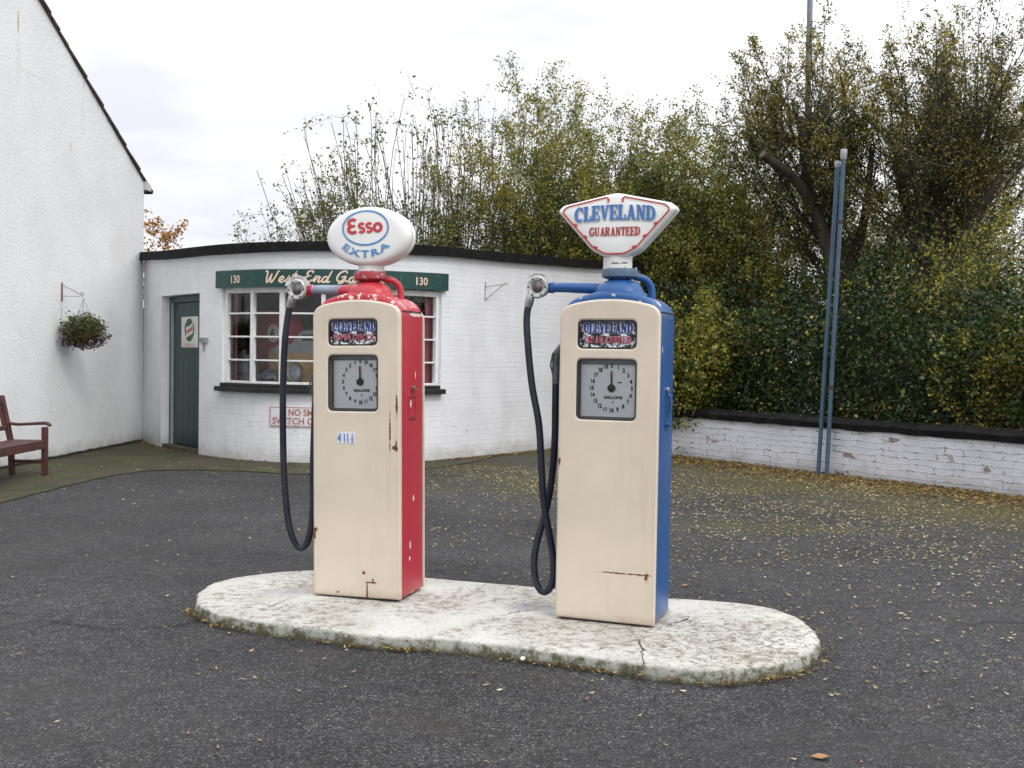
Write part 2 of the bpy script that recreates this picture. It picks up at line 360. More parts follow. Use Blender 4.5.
# ------------------------------------------------------------------ garage wall line
base_px=[(143,441.5),(161,447.2),(199,454.8),(240,459.8),(280,462.5),(340,463.6),(428,461),(480,456),(537,450),(590,444.6),(637,441.5)]
top_z=[2.99,2.93,2.89,2.89,2.895,2.905,2.92,2.95,2.99,3.05,3.09]
ctrl=[G(*p) for p in base_px]
WL=[]; 
for i,p in enumerate(spline([(c.x,c.y,z) for c,z in zip(ctrl,top_z)],10)): WL.append(p)
SS=[0.0]
for a,b in zip(WL,WL[1:]): SS.append(SS[-1]+(Vector((b.x,b.y))-Vector((a.x,a.y))).length)
def wl(s):
    s=max(SS[0],min(SS[-1]-1e-6,s))
    for i in range(len(SS)-1):
        if SS[i+1]>=s: break
    f=(s-SS[i])/(SS[i+1]-SS[i]); p=WL[i].lerp(WL[i+1],f)
    a=WL[max(i-2,0)]; b=WL[min(i+3,len(WL)-1)]; d=Vector((b.x-a.x,b.y-a.y)).normalized()
    return p,Vector((d.y,-d.x,0)),Vector((d.x,d.y,0))   # point, outward normal (towards camera), tangent
def W(s,z,off=0.0):
    p,n,_=wl(s); return Vector((p.x+n.x*off,p.y+n.y*off,z))
def s_at(px,z=1.5,off=0.0):
    lo,hi=0,SS[-1]
    for _ in range(40):
        m=(lo+hi)/2
        if PX(W(m,z,off))<px: lo=m
        else: hi=m
    return lo
t=NT('painted_brick'); uv=t.n('ShaderNodeUVMap').outputs[0]
br=t.n('ShaderNodeTexBrick'); br.offset=.5; br.inputs['Scale'].default_value=1; br.inputs['Brick Width'].default_value=.225; br.inputs['Row Height'].default_value=.075
br.inputs['Mortar Size'].default_value=.006; br.inputs['Mortar Smooth'].default_value=.6; br.inputs['Color1'].default_value=(1,1,1,1); br.inputs['Color2'].default_value=(.6,.6,.6,1); br.inputs['Mortar'].default_value=(0,0,0,1)
dv=t.n('ShaderNodeTexNoise'); dv.inputs['Scale'].default_value=6; t.l(uv,dv.inputs['Vector'])
ad=t.n('ShaderNodeMix',data_type='RGBA',blend_type='LINEAR_LIGHT'); ad.inputs[0].default_value=.014; t.l(uv,ad.inputs[6]); t.l(dv.outputs['Color'],ad.inputs[7]); t.l(ad.outputs[2],br.inputs['Vector'])
col=t.mix(t.step(t.noise(2.2,6),.35,.7),(.80,.81,.84),(.73,.74,.77))
col=t.mix(t.math('MULTIPLY',t.math('SUBTRACT',1,br.outputs['Fac']),0.0),col,(.5,.5,.52))
col=t.mix(t.math('MULTIPLY',br.outputs['Fac'],t.math('MULTIPLY',t.step(t.noise(3,4),.4,.7),.16)),col,(.42,.42,.44))
z=t.sep()[2]
fl=t.step(t.noise(9,6,rough=.7),.665,.69); lowz=t.math('SUBTRACT',1,t.step(z,.1,.9)); col=t.mix(t.math('MULTIPLY',fl,t.math('ADD',t.math('MULTIPLY',lowz,.6),.12)),col,(.30,.24,.18))
dirt=t.math('SUBTRACT',1,t.step(t.math('ADD',z,t.math('MULTIPLY',t.noise(5,5),.35)),.16,.42)); col=t.mix(t.math('MULTIPLY',dirt,.45),col,(.26,.25,.2))
stz=t.step(t.noise(1.0,5,sc3=(3.5,3.5,.35)),.52,.75); col=t.mix(t.math('MULTIPLY',stz,.16),col,(.45,.45,.42))
hgt=t.math('ADD',t.math('MULTIPLY',t.math('SUBTRACT',1,br.outputs['Fac']),.8),t.math('MULTIPLY',t.noise(25,5),.45))
nb=t.bump(hgt,.5,.007)
PBRICK=t.fin(col,.6,nb)
def uvset(me,fn):
    u=me.uv_layers.new(name='UVMap')
    for l in me.loops: u.data[l.index].uv=fn(me.vertices[l.vertex_index].co,l.vertex_index)
sD0,sD1=s_at(161,1,0),s_at(199,1,0); sW0,sW1=s_at(222,1.6),s_at(441,1.6); zD=2.26; zW0,zW1=1.0,2.34; TH=.22
garage=tag(bpy.data.objects.new('garage',None),'low white painted brick garage with bowed front, black roof edge and green door','garage'); COL.objects.link(garage)
garage.location=W(SS[-1]/2,0); gl_=garage.location.copy()
def garage_wall():
    cuts=sorted(set([0,sD0,sD1,sW0,sW1,SS[-1]])); ss=[]
    for a,b in zip(cuts,cuts[1:]):
        n=max(1,int((b-a)/.16)); ss+=[a+(b-a)*k/n for k in range(n)]
    ss.append(SS[-1])
    zs=[-.05,zW0,zD,zW1,'top']; mb=MB(); UVd=[]
    def zz(k,s): return wl(s)[0].z-.05 if zs[k]=='top' else zs[k]
    def open_(sm,k):
        if sD0<sm<sD1 and k<2: return True
        return sW0<sm<sW1 and 1<=k<=2
    def q(pts,uvs):
        mb.quad(*pts); UVd.extend(uvs)
    def P(s,z,o): return W(s,z,o)
    for a,b in zip(ss,ss[1:]):
        sm=(a+b)/2
        for k in range(4):
            if open_(sm,k): continue
            z0a,z0b,z1a,z1b=zz(k,a),zz(k,b),zz(k+1,a),zz(k+1,b)
            q([P(a,z0a,0),P(b,z0b,0),P(b,z1b,0),P(a,z1a,0)],[(a,z0a),(b,z0b),(b,z1b),(a,z1a)])
            q([P(b,z0b,-TH),P(a,z0a,-TH),P(a,z1a,-TH),P(b,z1b,-TH)],[(b,z0b),(a,z0a),(a,z1a),(b,z1b)])
            if k+1<4 and open_(sm,k+1): q([P(a,z1a,0),P(b,z1b,0),P(b,z1b,-TH),P(a,z1a,-TH)],[(a,0),(b,0),(b,.2),(a,.2)])
            if k>0 and open_(sm,k-1): q([P(a,z0a,-TH),P(b,z0b,-TH),P(b,z0b,0),P(a,z0a,0)],[(a,0),(b,0),(b,.2),(a,.2)])
    for s0,side,k0,k1 in ((sD0,1,0,2),(sD1,-1,0,2),(sW0,1,1,3),(sW1,-1,1,3)):
        za,zb=zz(k0,s0),zz(k1,s0); L=[P(s0,za,0),P(s0,zb,0),P(s0,zb,-TH),P(s0,za,-TH)]; U=[(0,za),(0,zb),(TH,zb),(TH,za)]
        if side<0: L=L[::-1];U=U[::-1]
        q(L,U)
    # end and back walls
    e=W(SS[-1],0); f=W(0,0); yb=19.7
    def slab(x0,y0,x1,y1,zt):
        d=Vector((x1-x0,y1-y0,0)); L=d.length; n=Vector((d.y,-d.x,0)).normalized()*TH
        a=Vector((x0,y0,-.05)); b=Vector((x1,y1,-.05)); u=Vector((0,0,zt+.05))
        q([a,b,b+u,a+u],[(0,0),(L,0),(L,zt),(0,zt)]); q([b-n,a-n,a-n+u,b-n+u],[(0,0),(L,0),(L,zt),(0,zt)])
    slab(e.x,e.y,e.x+.15,yb,2.95); slab(e.x+.15,yb,f.x-.1,yb,2.95); slab(f.x-.1,yb,f.x,f.y,2.9)
    mb.v=[tuple(Vector(p)-gl_) for p in mb.v]
    me=mb.mesh('wall',PBRICK,30); u=me.uv_layers.new(name='UVMap')
    for l in me.loops: u.data[l.index].uv=UVd[l.vertex_index]
    return link('wall',me,garage)
garage_wall()
def gb(mb,name,mat,parent=garage,**k):
    if parent is garage: mb.v=[tuple(Vector(p)-gl_) for p in mb.v]
    return mb.build(name,mat,parent,**k)
def band(mb,s0,s1,z0,z1,o0,o1,n=None,top=None):
    n=n or max(2,int((s1-s0)/.15)); rr=[]
    for k in range(n+1):
        s=s0+(s1-s0)*k/n; a=z0(s) if callable(z0) else z0; b=z1(s) if callable(z1) else z1
        rr.append([W(s,a,o0),W(s,a,o1),W(s,b,o1),W(s,b,o0)])
    return mb.rings(rr)
t=NT('roof_felt'); col=t.mix(t.step(t.noise(6,6,rough=.7),.45,.7),(.006,.006,.007),(.016,.015,.014)); col=t.mix(t.step(t.noise(16,5,sc3=(1,1,3)),.66,.70),col,(.10,.095,.08))
FELT=t.fin(col,.8,t.bump(t.noise(18,5),.6,.02),spec=.2)
mb=MB(); band(mb,-0,SS[-1],lambda s:wl(s)[0].z-.125+.004*math.sin(s*3),lambda s:wl(s)[0].z+.004*math.sin(s*2.3+1),-.1,.09); gb(mb,'fascia',FELT)
mb=MB(); n=40; fr=[W(SS[-1]*k/n,wl(SS[-1]*k/n)[0].z-.03,.0) for k in range(n+1)]; m0=len(mb.v)
e=fr[-1]; f0=fr[0]
for k in range(n):
    a,b=fr[k],fr[k+1]; c=Vector((f0.x+(e.x+.15-f0.x)*(k+1)/n,19.75,2.9)); d=Vector((f0.x+(e.x+.15-f0.x)*k/n,19.75,2.9)); mb.quad(a,b,c,d); mb.quad(d-Vector((0,0,.12)),c-Vector((0,0,.12)),b-Vector((0,0,.12)),a-Vector((0,0,.12)))
gb(mb,'roof',FELT)
# interior
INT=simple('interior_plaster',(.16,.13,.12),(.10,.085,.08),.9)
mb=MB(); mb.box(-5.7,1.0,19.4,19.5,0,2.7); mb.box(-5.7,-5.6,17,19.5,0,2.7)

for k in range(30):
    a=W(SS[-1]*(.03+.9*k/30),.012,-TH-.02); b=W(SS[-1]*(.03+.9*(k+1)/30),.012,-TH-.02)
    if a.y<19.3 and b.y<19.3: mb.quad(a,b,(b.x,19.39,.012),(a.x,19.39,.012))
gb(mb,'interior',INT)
# door
DGREEN=simple('dark_green_paint',(.007,.042,.042),(.006,.032,.034),.4,ns=4,bs=25,bst=.1)
DR=-.15
mb=MB()
for a,b in ((sD0+.005,sD0+.09),(sD1-.05,sD1-.005)): band(mb,a,b,.03,zD-.003,DR-.05,DR+.03,2)
band(mb,sD0+.09,sD1-.05,zD-.10,zD-.003,DR-.05,DR+.03,3); gb(mb,'door_frame',DGREEN,bevel=.004)
mb=MB(); band(mb,sD0+.095,sD0+.115,.05,zD-.10,DR-.02,DR+.034,2); gb(mb,'door_trim',simple('bare_trim',(.4,.42,.42)))
dl=empty('door',(0,0,0),0,'x','x'); del dl['label'],dl['category']; dl.parent=garage
dl.location=W((sD0+sD1)/2,0,DR)-gl_
def dloc(mb): mb.v=[tuple(Vector(p)-gl_-dl.location) for p in mb.v]; return mb
mb=MB(); nb_=6; a0,a1=sD0+.12,sD1-.055
for k in range(nb_): band(mb,a0+(a1-a0)*k/nb_+.002,a0+(a1-a0)*(k+1)/nb_-.002,.07,zD-.105,DR-.045,DR,1)
dloc(mb).build('door_panel',DGREEN,dl,bevel=.004)
mb=MB(); band(mb,sD0,sD1,-.03,.055,-TH,-.02,3); gb(mb,'door_step',simple('worn_step',(.10,.085,.06),(.06,.055,.035),.9,bst=.6,bd=.02))
# oil sign on the door
sc_=s_at(189.6,1.8,DR+.01); hw=.30; z0,z1=s_at(0),0
zc=AT(189,332,W(sc_,1,DR).y).z; hh=.222
def dsg(mb,u0,u1,v0,v1,o0,o1): return band(mb,sc_+u0,sc_+u1,zc+v0,zc+v1,DR+o0,DR+o1,1)
oilsign=empty('enamel_sign',W(sc_,zc,DR+.012),0,'cream enamel motor oil sign with green oval fixed on the dark green door','sign'); osl=oilsign.location.copy()
def osb(mb,name,mat): mb.v=[tuple(Vector(p)-osl) for p in mb.v]; return mb.build(name,mat,oilsign)
mb=MB(); dsg(mb,-hw,hw,-hh,hh,.002,.014); osb(mb,'sign_plate',simple('sign_enamel',(.70,.69,.64),(.6,.58,.52),.35))
fnS=lambda o:(lambda u,v,dd=0:W(sc_+u*1.4,zc+v*.9,DR+o+dd))
f=fnS(.017)
GREENL=simple('green_lettering',(.01,.09,.05),rough=.4)
mb=MB()
n0=24; 
def fan(mb,pts,f):
    n=len(mb.v); mb.v+=[tuple(f(*p)) for p in pts]; mb.f.append(tuple(range(n,n+len(pts))))
slope=.45
def ov(a,rx,ry): return (rx*math.cos(R(a)),.035+ry*math.sin(R(a)))
# oval cut by a rising band: top and bottom caps plus side rims
cap=[ov(a,.115,.185) for a in range(38,168,6)]; fan(mb,[(.015,.105)]+[p for p in cap if p[1]>.035+.075+p[0]*slope],f)
cap=[ov(a,.115,.185) for a in range(218,348,6)]; fan(mb,[p for p in cap if p[1]<.035-.075+p[0]*slope],f)
ribbon(mb,[ov(a,.11,.18) for a in range(150,216,6)],.022,f); ribbon(mb,[ov(a,.11,.18) for a in range(-30,36,6)],.022,f)
osb(mb,'green_emblem',GREENL)
mb=MB(); ca,sa=math.cos(R(24)),math.sin(R(24))
add_text(mb,'Castrol',.062,lambda u,v:f(u*ca-v*sa-.0+.01,u*sa+v*ca+.01,.002),sx=.68,bold=.003)
add_text(mb,'MASTERPIECE IN OILS',.020,lambda u,v:f(u,v-.205),sx=.95)
ribbon(mb,[(-.17,-.222),(.17,-.222)],.006,f); osb(mb,'lettering',REDL)
# latch bar
s0=s_at(200,1.6,.02); zb=AT(205,340,W(s0,1).y).z
mb=MB(); band(mb,s0+.005,s0+.19,zb-.04,zb+.03,.002,.03,2); band(mb,s0+.07,s0+.1,zb-.16,zb-.042,.002,.02,1); lt=mb.build('door_hasp',GREYPAINT); lt.data.transform(Matrix.Translation(-W(s0,zb))); lt.location=W(s0,zb); tag(lt,'small grey metal hasp and hanging catch on brickwork beside the green door','door hasp')
# window : frame sections
WHT=simple('white_frame_paint',(.80,.80,.80),(.68,.68,.67),.45)
WO=-.07
posts=[222.0,253,282.5,323,362,401,441]
def win_part(name,fnbuild,mat,parent): 
    mb=MB(); fnbuild(mb); return gb(mb,name,mat,parent)
sp_=[s_at(p,1.6,WO) for p in posts]; sp_[0]=sW0+.012; sp_[-1]=sW1-.012
win=empty('window',(0,0,0),0,'x','x'); del win['label'],win['category']; win.parent=garage
wo_=W((sW0+sW1)/2,zW0,WO); win.location=wo_-gl_
def wb(mb,name,mat,**k): mb.v=[tuple(Vector(p)-wo_) for p in mb.v]; return mb.build(name,mat,win,**k)
mb=MB()
for i,s in enumerate(sp_):
    hwid=.035 if i in (0,2,6) else .028
    if i==0: a,b=s-.01,s+.05
    elif i==len(sp_)-1: a,b=s-.05,s+.01
    else: a,b=s-hwid,s+hwid
    band(mb,a,b,zW0+.005,zW1-.02,WO-.05,WO+.03,1)
band(mb,sW0,sW1,zW1-.10,zW1-.021,WO-.046,WO+.026); band(mb,sW0,sW1,zW0+.006,zW0+.06,WO-.046,WO+.026)
wb(mb,'frame',WHT,bevel=.003)
zt=[zW0+.03+(zW1-.06-zW0-.03)*k/4 for k in (1,2,3)]
mb=MB()
for zq in zt: band(mb,sW0+.06,sW1-.06,zq-.011,zq+.011,WO-.03,WO+.012)
wb(mb,'glazing_bars',WHT)
mb=MB()
for a,b in zip(sp_,sp_[1:]):
    mb.quad(W(a,zW0+.04,WO-.02),W(b,zW0+.04,WO-.02),W(b,zW1-.05,WO-.02),W(a,zW1-.05,WO-.02))
wb(mb,'pane',GLASS,smooth=0)
BLKP=simple('black_sill_paint',(.006,.006,.008),(.014,.014,.014),.5,bst=.4,bd=.006)
mb=MB(); sa_=s_at(213.5,.95,.1); sb_=s_at(446.5,.95,.1)
band(mb,sa_,sb_,zW0-.085,zW0-.02,-.02,.10); band(mb,sa_+.06,sb_-.06,zW0-.021,zW0+.03,-.06,.05); wb(mb,'sill',BLKP,bevel=.008)
# shop sign board
sg0,sg1=s_at(215,2.4,.07),s_at(449,2.4,.07)
sgn=empty('shop_sign',W((sg0+sg1)/2,2.33,.05),0,'long dark green board with pale script lettering above the garage window','sign'); sgl=sgn.location.copy()
def sb2(mb,name,mat,**k): mb.v=[tuple(Vector(p)-sgl) for p in mb.v]; return mb.build(name,mat,sgn,**k)
zs0=lambda s:2.305+.04*max(0,(s-sg0)/(sg1-sg0)-.4); zs1=lambda s:zs0(s)+.232
mb=MB(); band(mb,sg0,sg1,zs0,zs1,.012,.062); sb2(mb,'board',simple('sign_green',(.007,.055,.047),(.006,.044,.04),.35))
def fb(u,v,dd=0): return W(u,zs0(u)+v,.065+dd)
def fbv(u,v): return fb(u,v)
mb=MB(); TRIM=simple('sign_trim',(.05,.16,.13))
for px in (234.5,421.5):
    sc0=s_at(px,2.4,.07); hw_=.30
    L=rrect(sc0-hw_,sc0+hw_,.04,.19,.03,4); L.append(L[0]); mb=MB(); ribbon(mb,L,.008,fbv); sb2(mb,'trim_line',TRIM)
mb=MB()
for px in (234.5,421.5):
    sc0=s_at(px,2.4,.07); add_text(mb,'130',.105,lambda u,v:fb(sc0+u,v+.062),sx=.85,bold=.003,space=1.05)
# brush-script lettering
SC={
'W':(1.15,[[(.05,.98),(.14,1.08),(.24,.95),(.2,.45),(.22,.05),(.3,.0),(.42,.3),(.58,.85)],[(.58,.85),(.52,.3),(.56,.02),(.66,.04),(.85,.45),(.98,.85),(1.06,1.08),(1.14,1.0)]]),
'e':(.52,[[(0,.1),(.2,.2),(.38,.38),(.36,.52),(.24,.54),(.1,.36),(.1,.12),(.24,-.02),(.4,.06),(.52,.18)]]),
's':(.46,[[(0,.1),(.18,.36),(.28,.58),(.3,.4),(.4,.2),(.32,.02),(.14,-.02),(.06,.08)],[(.3,.02),(.46,.16)]]),
't':(.42,[[(0,.1),(.2,.5),(.34,1.0),(.22,.5),(.14,.14),(.22,-.01),(.34,.06),(.42,.16)],[(.04,.68),(.44,.72)]]),
'E':(.82,[[(.72,.86),(.76,1.02),(.6,1.1),(.4,.98),(.36,.78),(.46,.62),(.58,.6),(.4,.56),(.2,.42),(.12,.2),(.24,.0),(.46,-.02),(.66,.12),(.78,.26)]]),
'n':(.58,[[(0,.08),(.14,.5),(.2,.54),(.1,.0)],[(.12,.12),(.3,.48),(.42,.54),(.44,.4),(.38,.12),(.44,-.01),(.58,.14)]]),
'd':(.62,[[(.44,.44),(.3,.54),(.12,.4),(.06,.14),(.16,-.01),(.32,.1),(.48,.46),(.66,1.1)],[(.66,1.1),(.48,.46),(.4,.1),(.48,-.01),(.62,.12)]]),
'G':(.92,[[(.74,.84),(.72,1.04),(.54,1.1),(.28,.92),(.1,.56),(.1,.26),(.26,.08),(.46,.16),(.62,.42),(.68,.56)],[(.40,.48),(.68,.58),(.6,.2),(.44,-.06),(.2,-.1)],[(.62,.3),(.8,.1),(.92,.16)]]),
'a':(.58,[[(.42,.46),(.28,.54),(.1,.38),(.06,.12),(.16,-.01),(.3,.1),(.44,.5)],[(.44,.5),(.36,.12),(.44,-.01),(.58,.14)]]),
'r':(.5,[[(0,.1),(.14,.38),(.18,.6),(.26,.52),(.4,.54),(.34,.2),(.38,.0),(.5,.12)]]),
'g':(.58,[[(.42,.46),(.28,.54),(.1,.38),(.06,.12),(.16,-.01),(.3,.1),(.44,.5)],[(.44,.5),(.34,.0),(.22,-.36),(.08,-.34),(.14,-.16),(.36,.0),(.58,.14)]]),
' ':(.38,[])}
def script(mb,word,x0,width,h,fn):
    tot=sum(SC[c][0] for c in word); k=width/tot; x=x0; j=0
    for c in word:
        for L in SC[c][1]:
            j+=1; pts=[(p.x,p.y) for p in spline([(a,b,0) for a,b in L],5)]
            pts=[(x+(a+.12*b)*k,b*h) for a,b in pts]; m=len(pts)
            ribbon(mb,pts,[h*.17*(.75+.25*math.sin(math.pi*i/(m-1)))for i in range(m)],lambda u,v,j=j:fn(u,v,(j%5)*.0002))
        x+=SC[c][0]*k
x0=s_at(263.5,2.4,.07); x1=s_at(385,2.4,.07); script(mb,'West End Garage',x0,x1-x0,.135,lambda u,v,d:fb(u,v+.062,d)); sb2(mb,'lettering',CREAML)
# no smoking sign
ns0,ns1=s_at(270,.75,.01),s_at(361,.75,.01); zn0=AT(300,426.4,W(ns0,0).y).z; zn1=AT(300,406.6,W(ns0,0).y).z
nsg=empty('wall_sign',W((ns0+ns1)/2,zn0,.01),0,'white warning sign with red NO SMOKING lettering below the garage window','sign'); nl=nsg.location.copy()
def nb2(mb,name,mat): mb.v=[tuple(Vector(p)-nl) for p in mb.v]; return mb.build(name,mat,nsg)
mb=MB(); band(mb,ns0,ns1,zn0,zn1,.004,.018); nb2(mb,'sign_plate',simple('sign_white',(.74,.73,.74),(.66,.65,.66),.5))
mb=MB(); L=[(ns0+.01,zn0+.01),(ns1-.01,zn0+.01),(ns1-.01,zn1-.01),(ns0+.01,zn1-.01),(ns0+.01,zn0+.01)]
for a,b in zip(L,L[1:]):
    q=[(a[0]+(b[0]-a[0])*k/6,a[1]+(b[1]-a[1])*k/6) for k in range(7)]; ribbon(mb,q,.009,lambda u,v:W(u,v,.0205))
mid=(ns0+ns1)/2; hn=(zn1-zn0)
add_text(mb,'NO SMOKING',hn*.34,lambda u,v:W(mid+u,zn0+hn*.56+v,.022),fit=(ns1-ns0)*.56,bold=.002)
add_text(mb,'SWITCH OFF ENGINE',hn*.34,lambda u,v:W(mid+u,zn0+hn*.13+v,.022),fit=(ns1-ns0)*.93,bold=.002)
nb2(mb,'lettering',simple('faded_red_lettering',(.42,.10,.09),(.5,.2,.18),.5))
# things in the window
CURT=simple('pink_curtain_cloth',(.62,.25,.32),(.52,.18,.25),.9,ns=3)
def curtain(pa,pb,label):
    a,b=s_at(pa,1.6,-.16),s_at(pb,1.6,-.16); mb=MB(); n=16; lo,hi=[],[]
    for k in range(n+1):
        s=a+(b-a)*k/n; o=-.19+.018*math.sin(k*2.1); lo.append(W(s,zW0-.02,o)); hi.append(W(s,zW1+.02,o))
    rr=[[lo[k],hi[k],hi[k]-Vector((0,-.006,0)),lo[k]-Vector((0,-.006,0))] for k in range(n+1)]; mb.rings(rr)
    o=mb.build('curtain',CURT); c=W(a,zW0,-.19); o.data.transform(Matrix.Translation(-c)); o.location=c; tag(o,label,'curtain','pink curtains in the garage window')
curtain(224,236.5,'pink curtain at the door end of the garage window'); curtain(426,441,'pink curtain at the far end of the garage window, right of the red pump')
SHY=simple('yellow_shelf_paint',(.50,.30,.11),(.42,.25,.09),.6)
sh=tag(bpy.data.objects.new('display_counter',None),'ochre display counter with low back board behind the garage window','counter'); COL.objects.link(sh)
c=W((sW0+sW1)/2,.6,-.6); sh.location=c; c=c.copy()
mb=MB(); band(mb,sW0+.16,sW1-.16,zW0+.0,zW0+.04,-.72,-.24); mb.v=[tuple(Vector(p)-c) for p in mb.v]; mb.build('counter_top',SHY,sh)
mb=MB(); band(mb,sW0+.16,sW1-.16,zW0+.041,zW0+.44,-.72,-.69); mb.v=[tuple(Vector(p)-c) for p in mb.v]; mb.build('back_board',SHY,sh)
zs_=zW0+.045
def at_win(px,off): s=s_at(px,1.3,off); p,n,tg=wl(s); return W(s,zs_,off),math.atan2(tg.y,tg.x)
# oil tin
p,a=at_win(246.5,-.36)
o=empty('oil_tin',p,a,'blue and grey oil tin with screw cap at the left of the window display','tin')
MB().box(-.11,.11,-.06,.06,0,.36).build('tin_body',simple('tin_blue',(.09,.16,.24),(.35,.4,.42),.4,ns=14),o,bevel=.01)
MB().lathe([(.03,.36),(.03,.40),(.035,.40),(.035,.43),(0.001,.43)],(-.05,0,0)).build('cap',CHROME,o)
MB().box(-.09,.09,-.066,-.0605,.12,.24).build('tin_label',simple('tin_label',(.45,.5,.5),(.2,.3,.36),.5,ns=30),o)
p,a=at_win(240,-.5)
o=empty('flower_stand',p,a,'pale green round pot ornament on thin stem near the left curtain','ornament')
MB().lathe([(.05,0),(.05,.01),(.01,.02),(.01,.42),(.02,.43)]).build('stem',simple('stem_brass',(.35,.3,.15)),o)
MB().lathe([(.001,.43),(.05,.45),(.08,.51),(.08,.56),(.05,.62),(.001,.64)]).build('bowl',simple('pale_green_glaze',(.25,.4,.28),(.2,.3,.2),.3),o)
# headlamp
p,a=at_win(297.5,-.36)
o=empty('headlamp',p,a-.35,'round chrome car headlamp standing on the display counter','headlamp')
MB().lathe([(.001,.09),(.05,.08),(.09,.03),(.125,-.02),(.135,-.05),(.13,-.06),(.11,-.055)],(0,0,.14),'y').build('lamp_shell',CHROME,o)
MB().lathe([(.11,-.05),(.08,-.075),(.04,-.085),(.001,-.088)],(0,0,.14),'y').build('lens',simple('lamp_lens',(.62,.66,.68),(.3,.33,.35),.15,ns=25),o)
MB().box(-.06,.06,-.03,.05,0,.02).build('foot',BLACK,o)
# model car
def small_car(name,px,off,L,c,label,rz=0,dz=0):
    p,a=at_win(px,off); p.z+=dz; o=empty(name,p,a+rz,label,'model car')
    prof=[(-.5,.12),(-.5,.24),(-.42,.30),(-.25,.33),(-.12,.48),(.12,.5),(.25,.36),(.42,.32),(.5,.24),(.5,.12)]
    rr=[]
    for y,k,q in ((-.2,.94,.96),(-.18,1,1),(.18,1,1),(.2,.94,.96)): rr.append([(x*k*L,y*L,.06*L+ (z-.06)*q*L) for x,z in prof])
    MB().rings(rr).build('car_body',c,o,bevel=.01)
    dg=simple('dark_glass',(.02,.025,.03),rough=.1)
    for y in (-.203,.203): MB().box(-.11*L,.17*L,(y-.004)*L,(y+.004)*L,.36*L,.44*L).build('car_window',dg,o)
    for x in (-.3,.3):
        for y in (-.2,.2): MB().lathe([(.001,-.02*L),(.1*L,-.02*L),(.1*L,.02*L),(.001,.02*L)],(x*L,y*L,.1*L),'y',20).build('wheel',BLACK,o)
small_car('model_car',270.5,-.37,.34,simple('toy_blue',(.05,.13,.2),(.3,.35,.36),.3,ns=10),'small blue model car between the oil tin and the headlamp')
small_car('pedal_car',316,-1.25,1.25,simple('toy_grey',(.30,.31,.32),(.25,.26,.27),.3),'large grey pedal car body inside the garage behind the headlamp',rz=.25,dz=.12)
MB_=MB(); p,a=at_win(318,-1.3); st_=MB().box(-.9,.9,-.4,.4,-zs_,.11).build('work_bench',simple('bench_wood',(.1,.07,.05)),None); st_.location=p; st_.rotation_euler=(0,0,a+.25); tag(st_,'dark wooden work bench under the grey pedal car inside the garage','bench')
# red cabinet with badge
p,a=at_win(270,-.95); p.z=0
REDC=simple('red_enamel',(.55,.02,.025),(.42,.015,.02),.3)
o=empty('red_cabinet',p,a,'red round-topped cabinet with white round badge seen through the garage window','cabinet')
plate('cabinet_body',rounded([(-.42,0),(.42,0),(.42,2.02),(-.42,2.02)],[0,0,.40,.40],10),[],.1,.15,.03,REDC,o)
MB().lathe([(.001,-.10),(.13,-.10),(.13,-.078)],(.2,0,1.72),'y').build('badge',WHITE,o)
mb=MB(); add_text(mb,'6',.14,lambda u,v:(.2+u,-.105,1.65+v),bold=.004); mb.build('numeral',DKL,o)
p,a=at_win(325,-1.75); p.z=0
o=MB().box(-.8,.8,-.1,.1,0,1.75).build('red_board',REDC); o.location=p; o.rotation_euler=(0,0,a); tag(o,'plain red board standing behind the grey pedal car inside the garage','board')
# ------------------------------------------------------------------ wall brackets
RUSTY=simple('rusty_iron',(.16,.08,.05),(.3,.2,.16),.8,ns=30)
def bracket(parent,w_,h,mat):
    MB().box(.001,.014,-.014,.014,-h/2,h/2).build('back_plate',mat,parent)
    MB().tube([(.012,0,h*.38),(w_*.5,0,h*.12),(w_,0,-h*.18)],.005,6).build('brace',mat,parent)
    MB().tube([(.012,0,-h*.22),(w_*.9,0,-h*.22)],.004,6).build('arm',mat,parent)
    L=[(w_+.02*math.cos(a_)-.0,0,-h*.12+.024*math.sin(a_)) for a_ in [R(q) for q in range(-120,200,30)]]
    MB().tube(L,.005,6).build('hook',mat,parent)
# ------------------------------------------------------------------ house
gA=Vector((-6.07,12.8,0)); gB=Vector((-5.86,17.13,0)); gd=(gB-gA).normalized(); gn=Vector((gd.y,-gd.x,0))
def HG(y,z,off=0): t_=(y-gB.y)/gd.y; p=gB+gd*t_+gn*off; return Vector((p.x,p.y,z))
def hpt(px,py):
    lo,hi=12.0,17.1
    for _ in range(30):
        m_=(lo+hi)/2
        if PX(HG(m_,3))<px: lo=m_
        else: hi=m_
    return HG(lo,AT(px,py,lo).z)
t=NT('roughcast')
col=t.mix(t.step(t.noise(1.2,6),.35,.7),(.80,.815,.83),(.74,.755,.765))
strk=t.maxm([t.spot(tuple(hpt(17.5,22)-gB),(.3,.022,.17),20,.35,.4),t.spot(tuple(hpt(83,84)-gB),(.3,.014,.10),20,.35,.4),t.spot(tuple(hpt(70,146)-gB),(.3,.010,.09),20,.35,.4),t.spot(tuple(hpt(62,312)-gB),(.3,.02,.14),20,.5,.6)])
col=t.mix(t.math('MULTIPLY',strk,.75),col,(.42,.26,.12))
ft=t.maxm([t.spot(tuple(hpt(18,60)-gB),(.5,.10,.55),4,.6,1.2),t.spot(tuple(hpt(82,115)-gB),(.5,.10,.45),4,.6,1.2),t.spot(tuple(hpt(30,74)-gB),(.5,.6,.03),9,.5,.8),t.spot(tuple(hpt(120,250)-gB),(.5,.8,.5),2,.6,1.2),t.spot(tuple(HG(13.8,1.9)),(.1,.03,.28),14,.4,.8)]); col=t.mix(t.math('MULTIPLY',ft,.22),col,(.5,.42,.34))
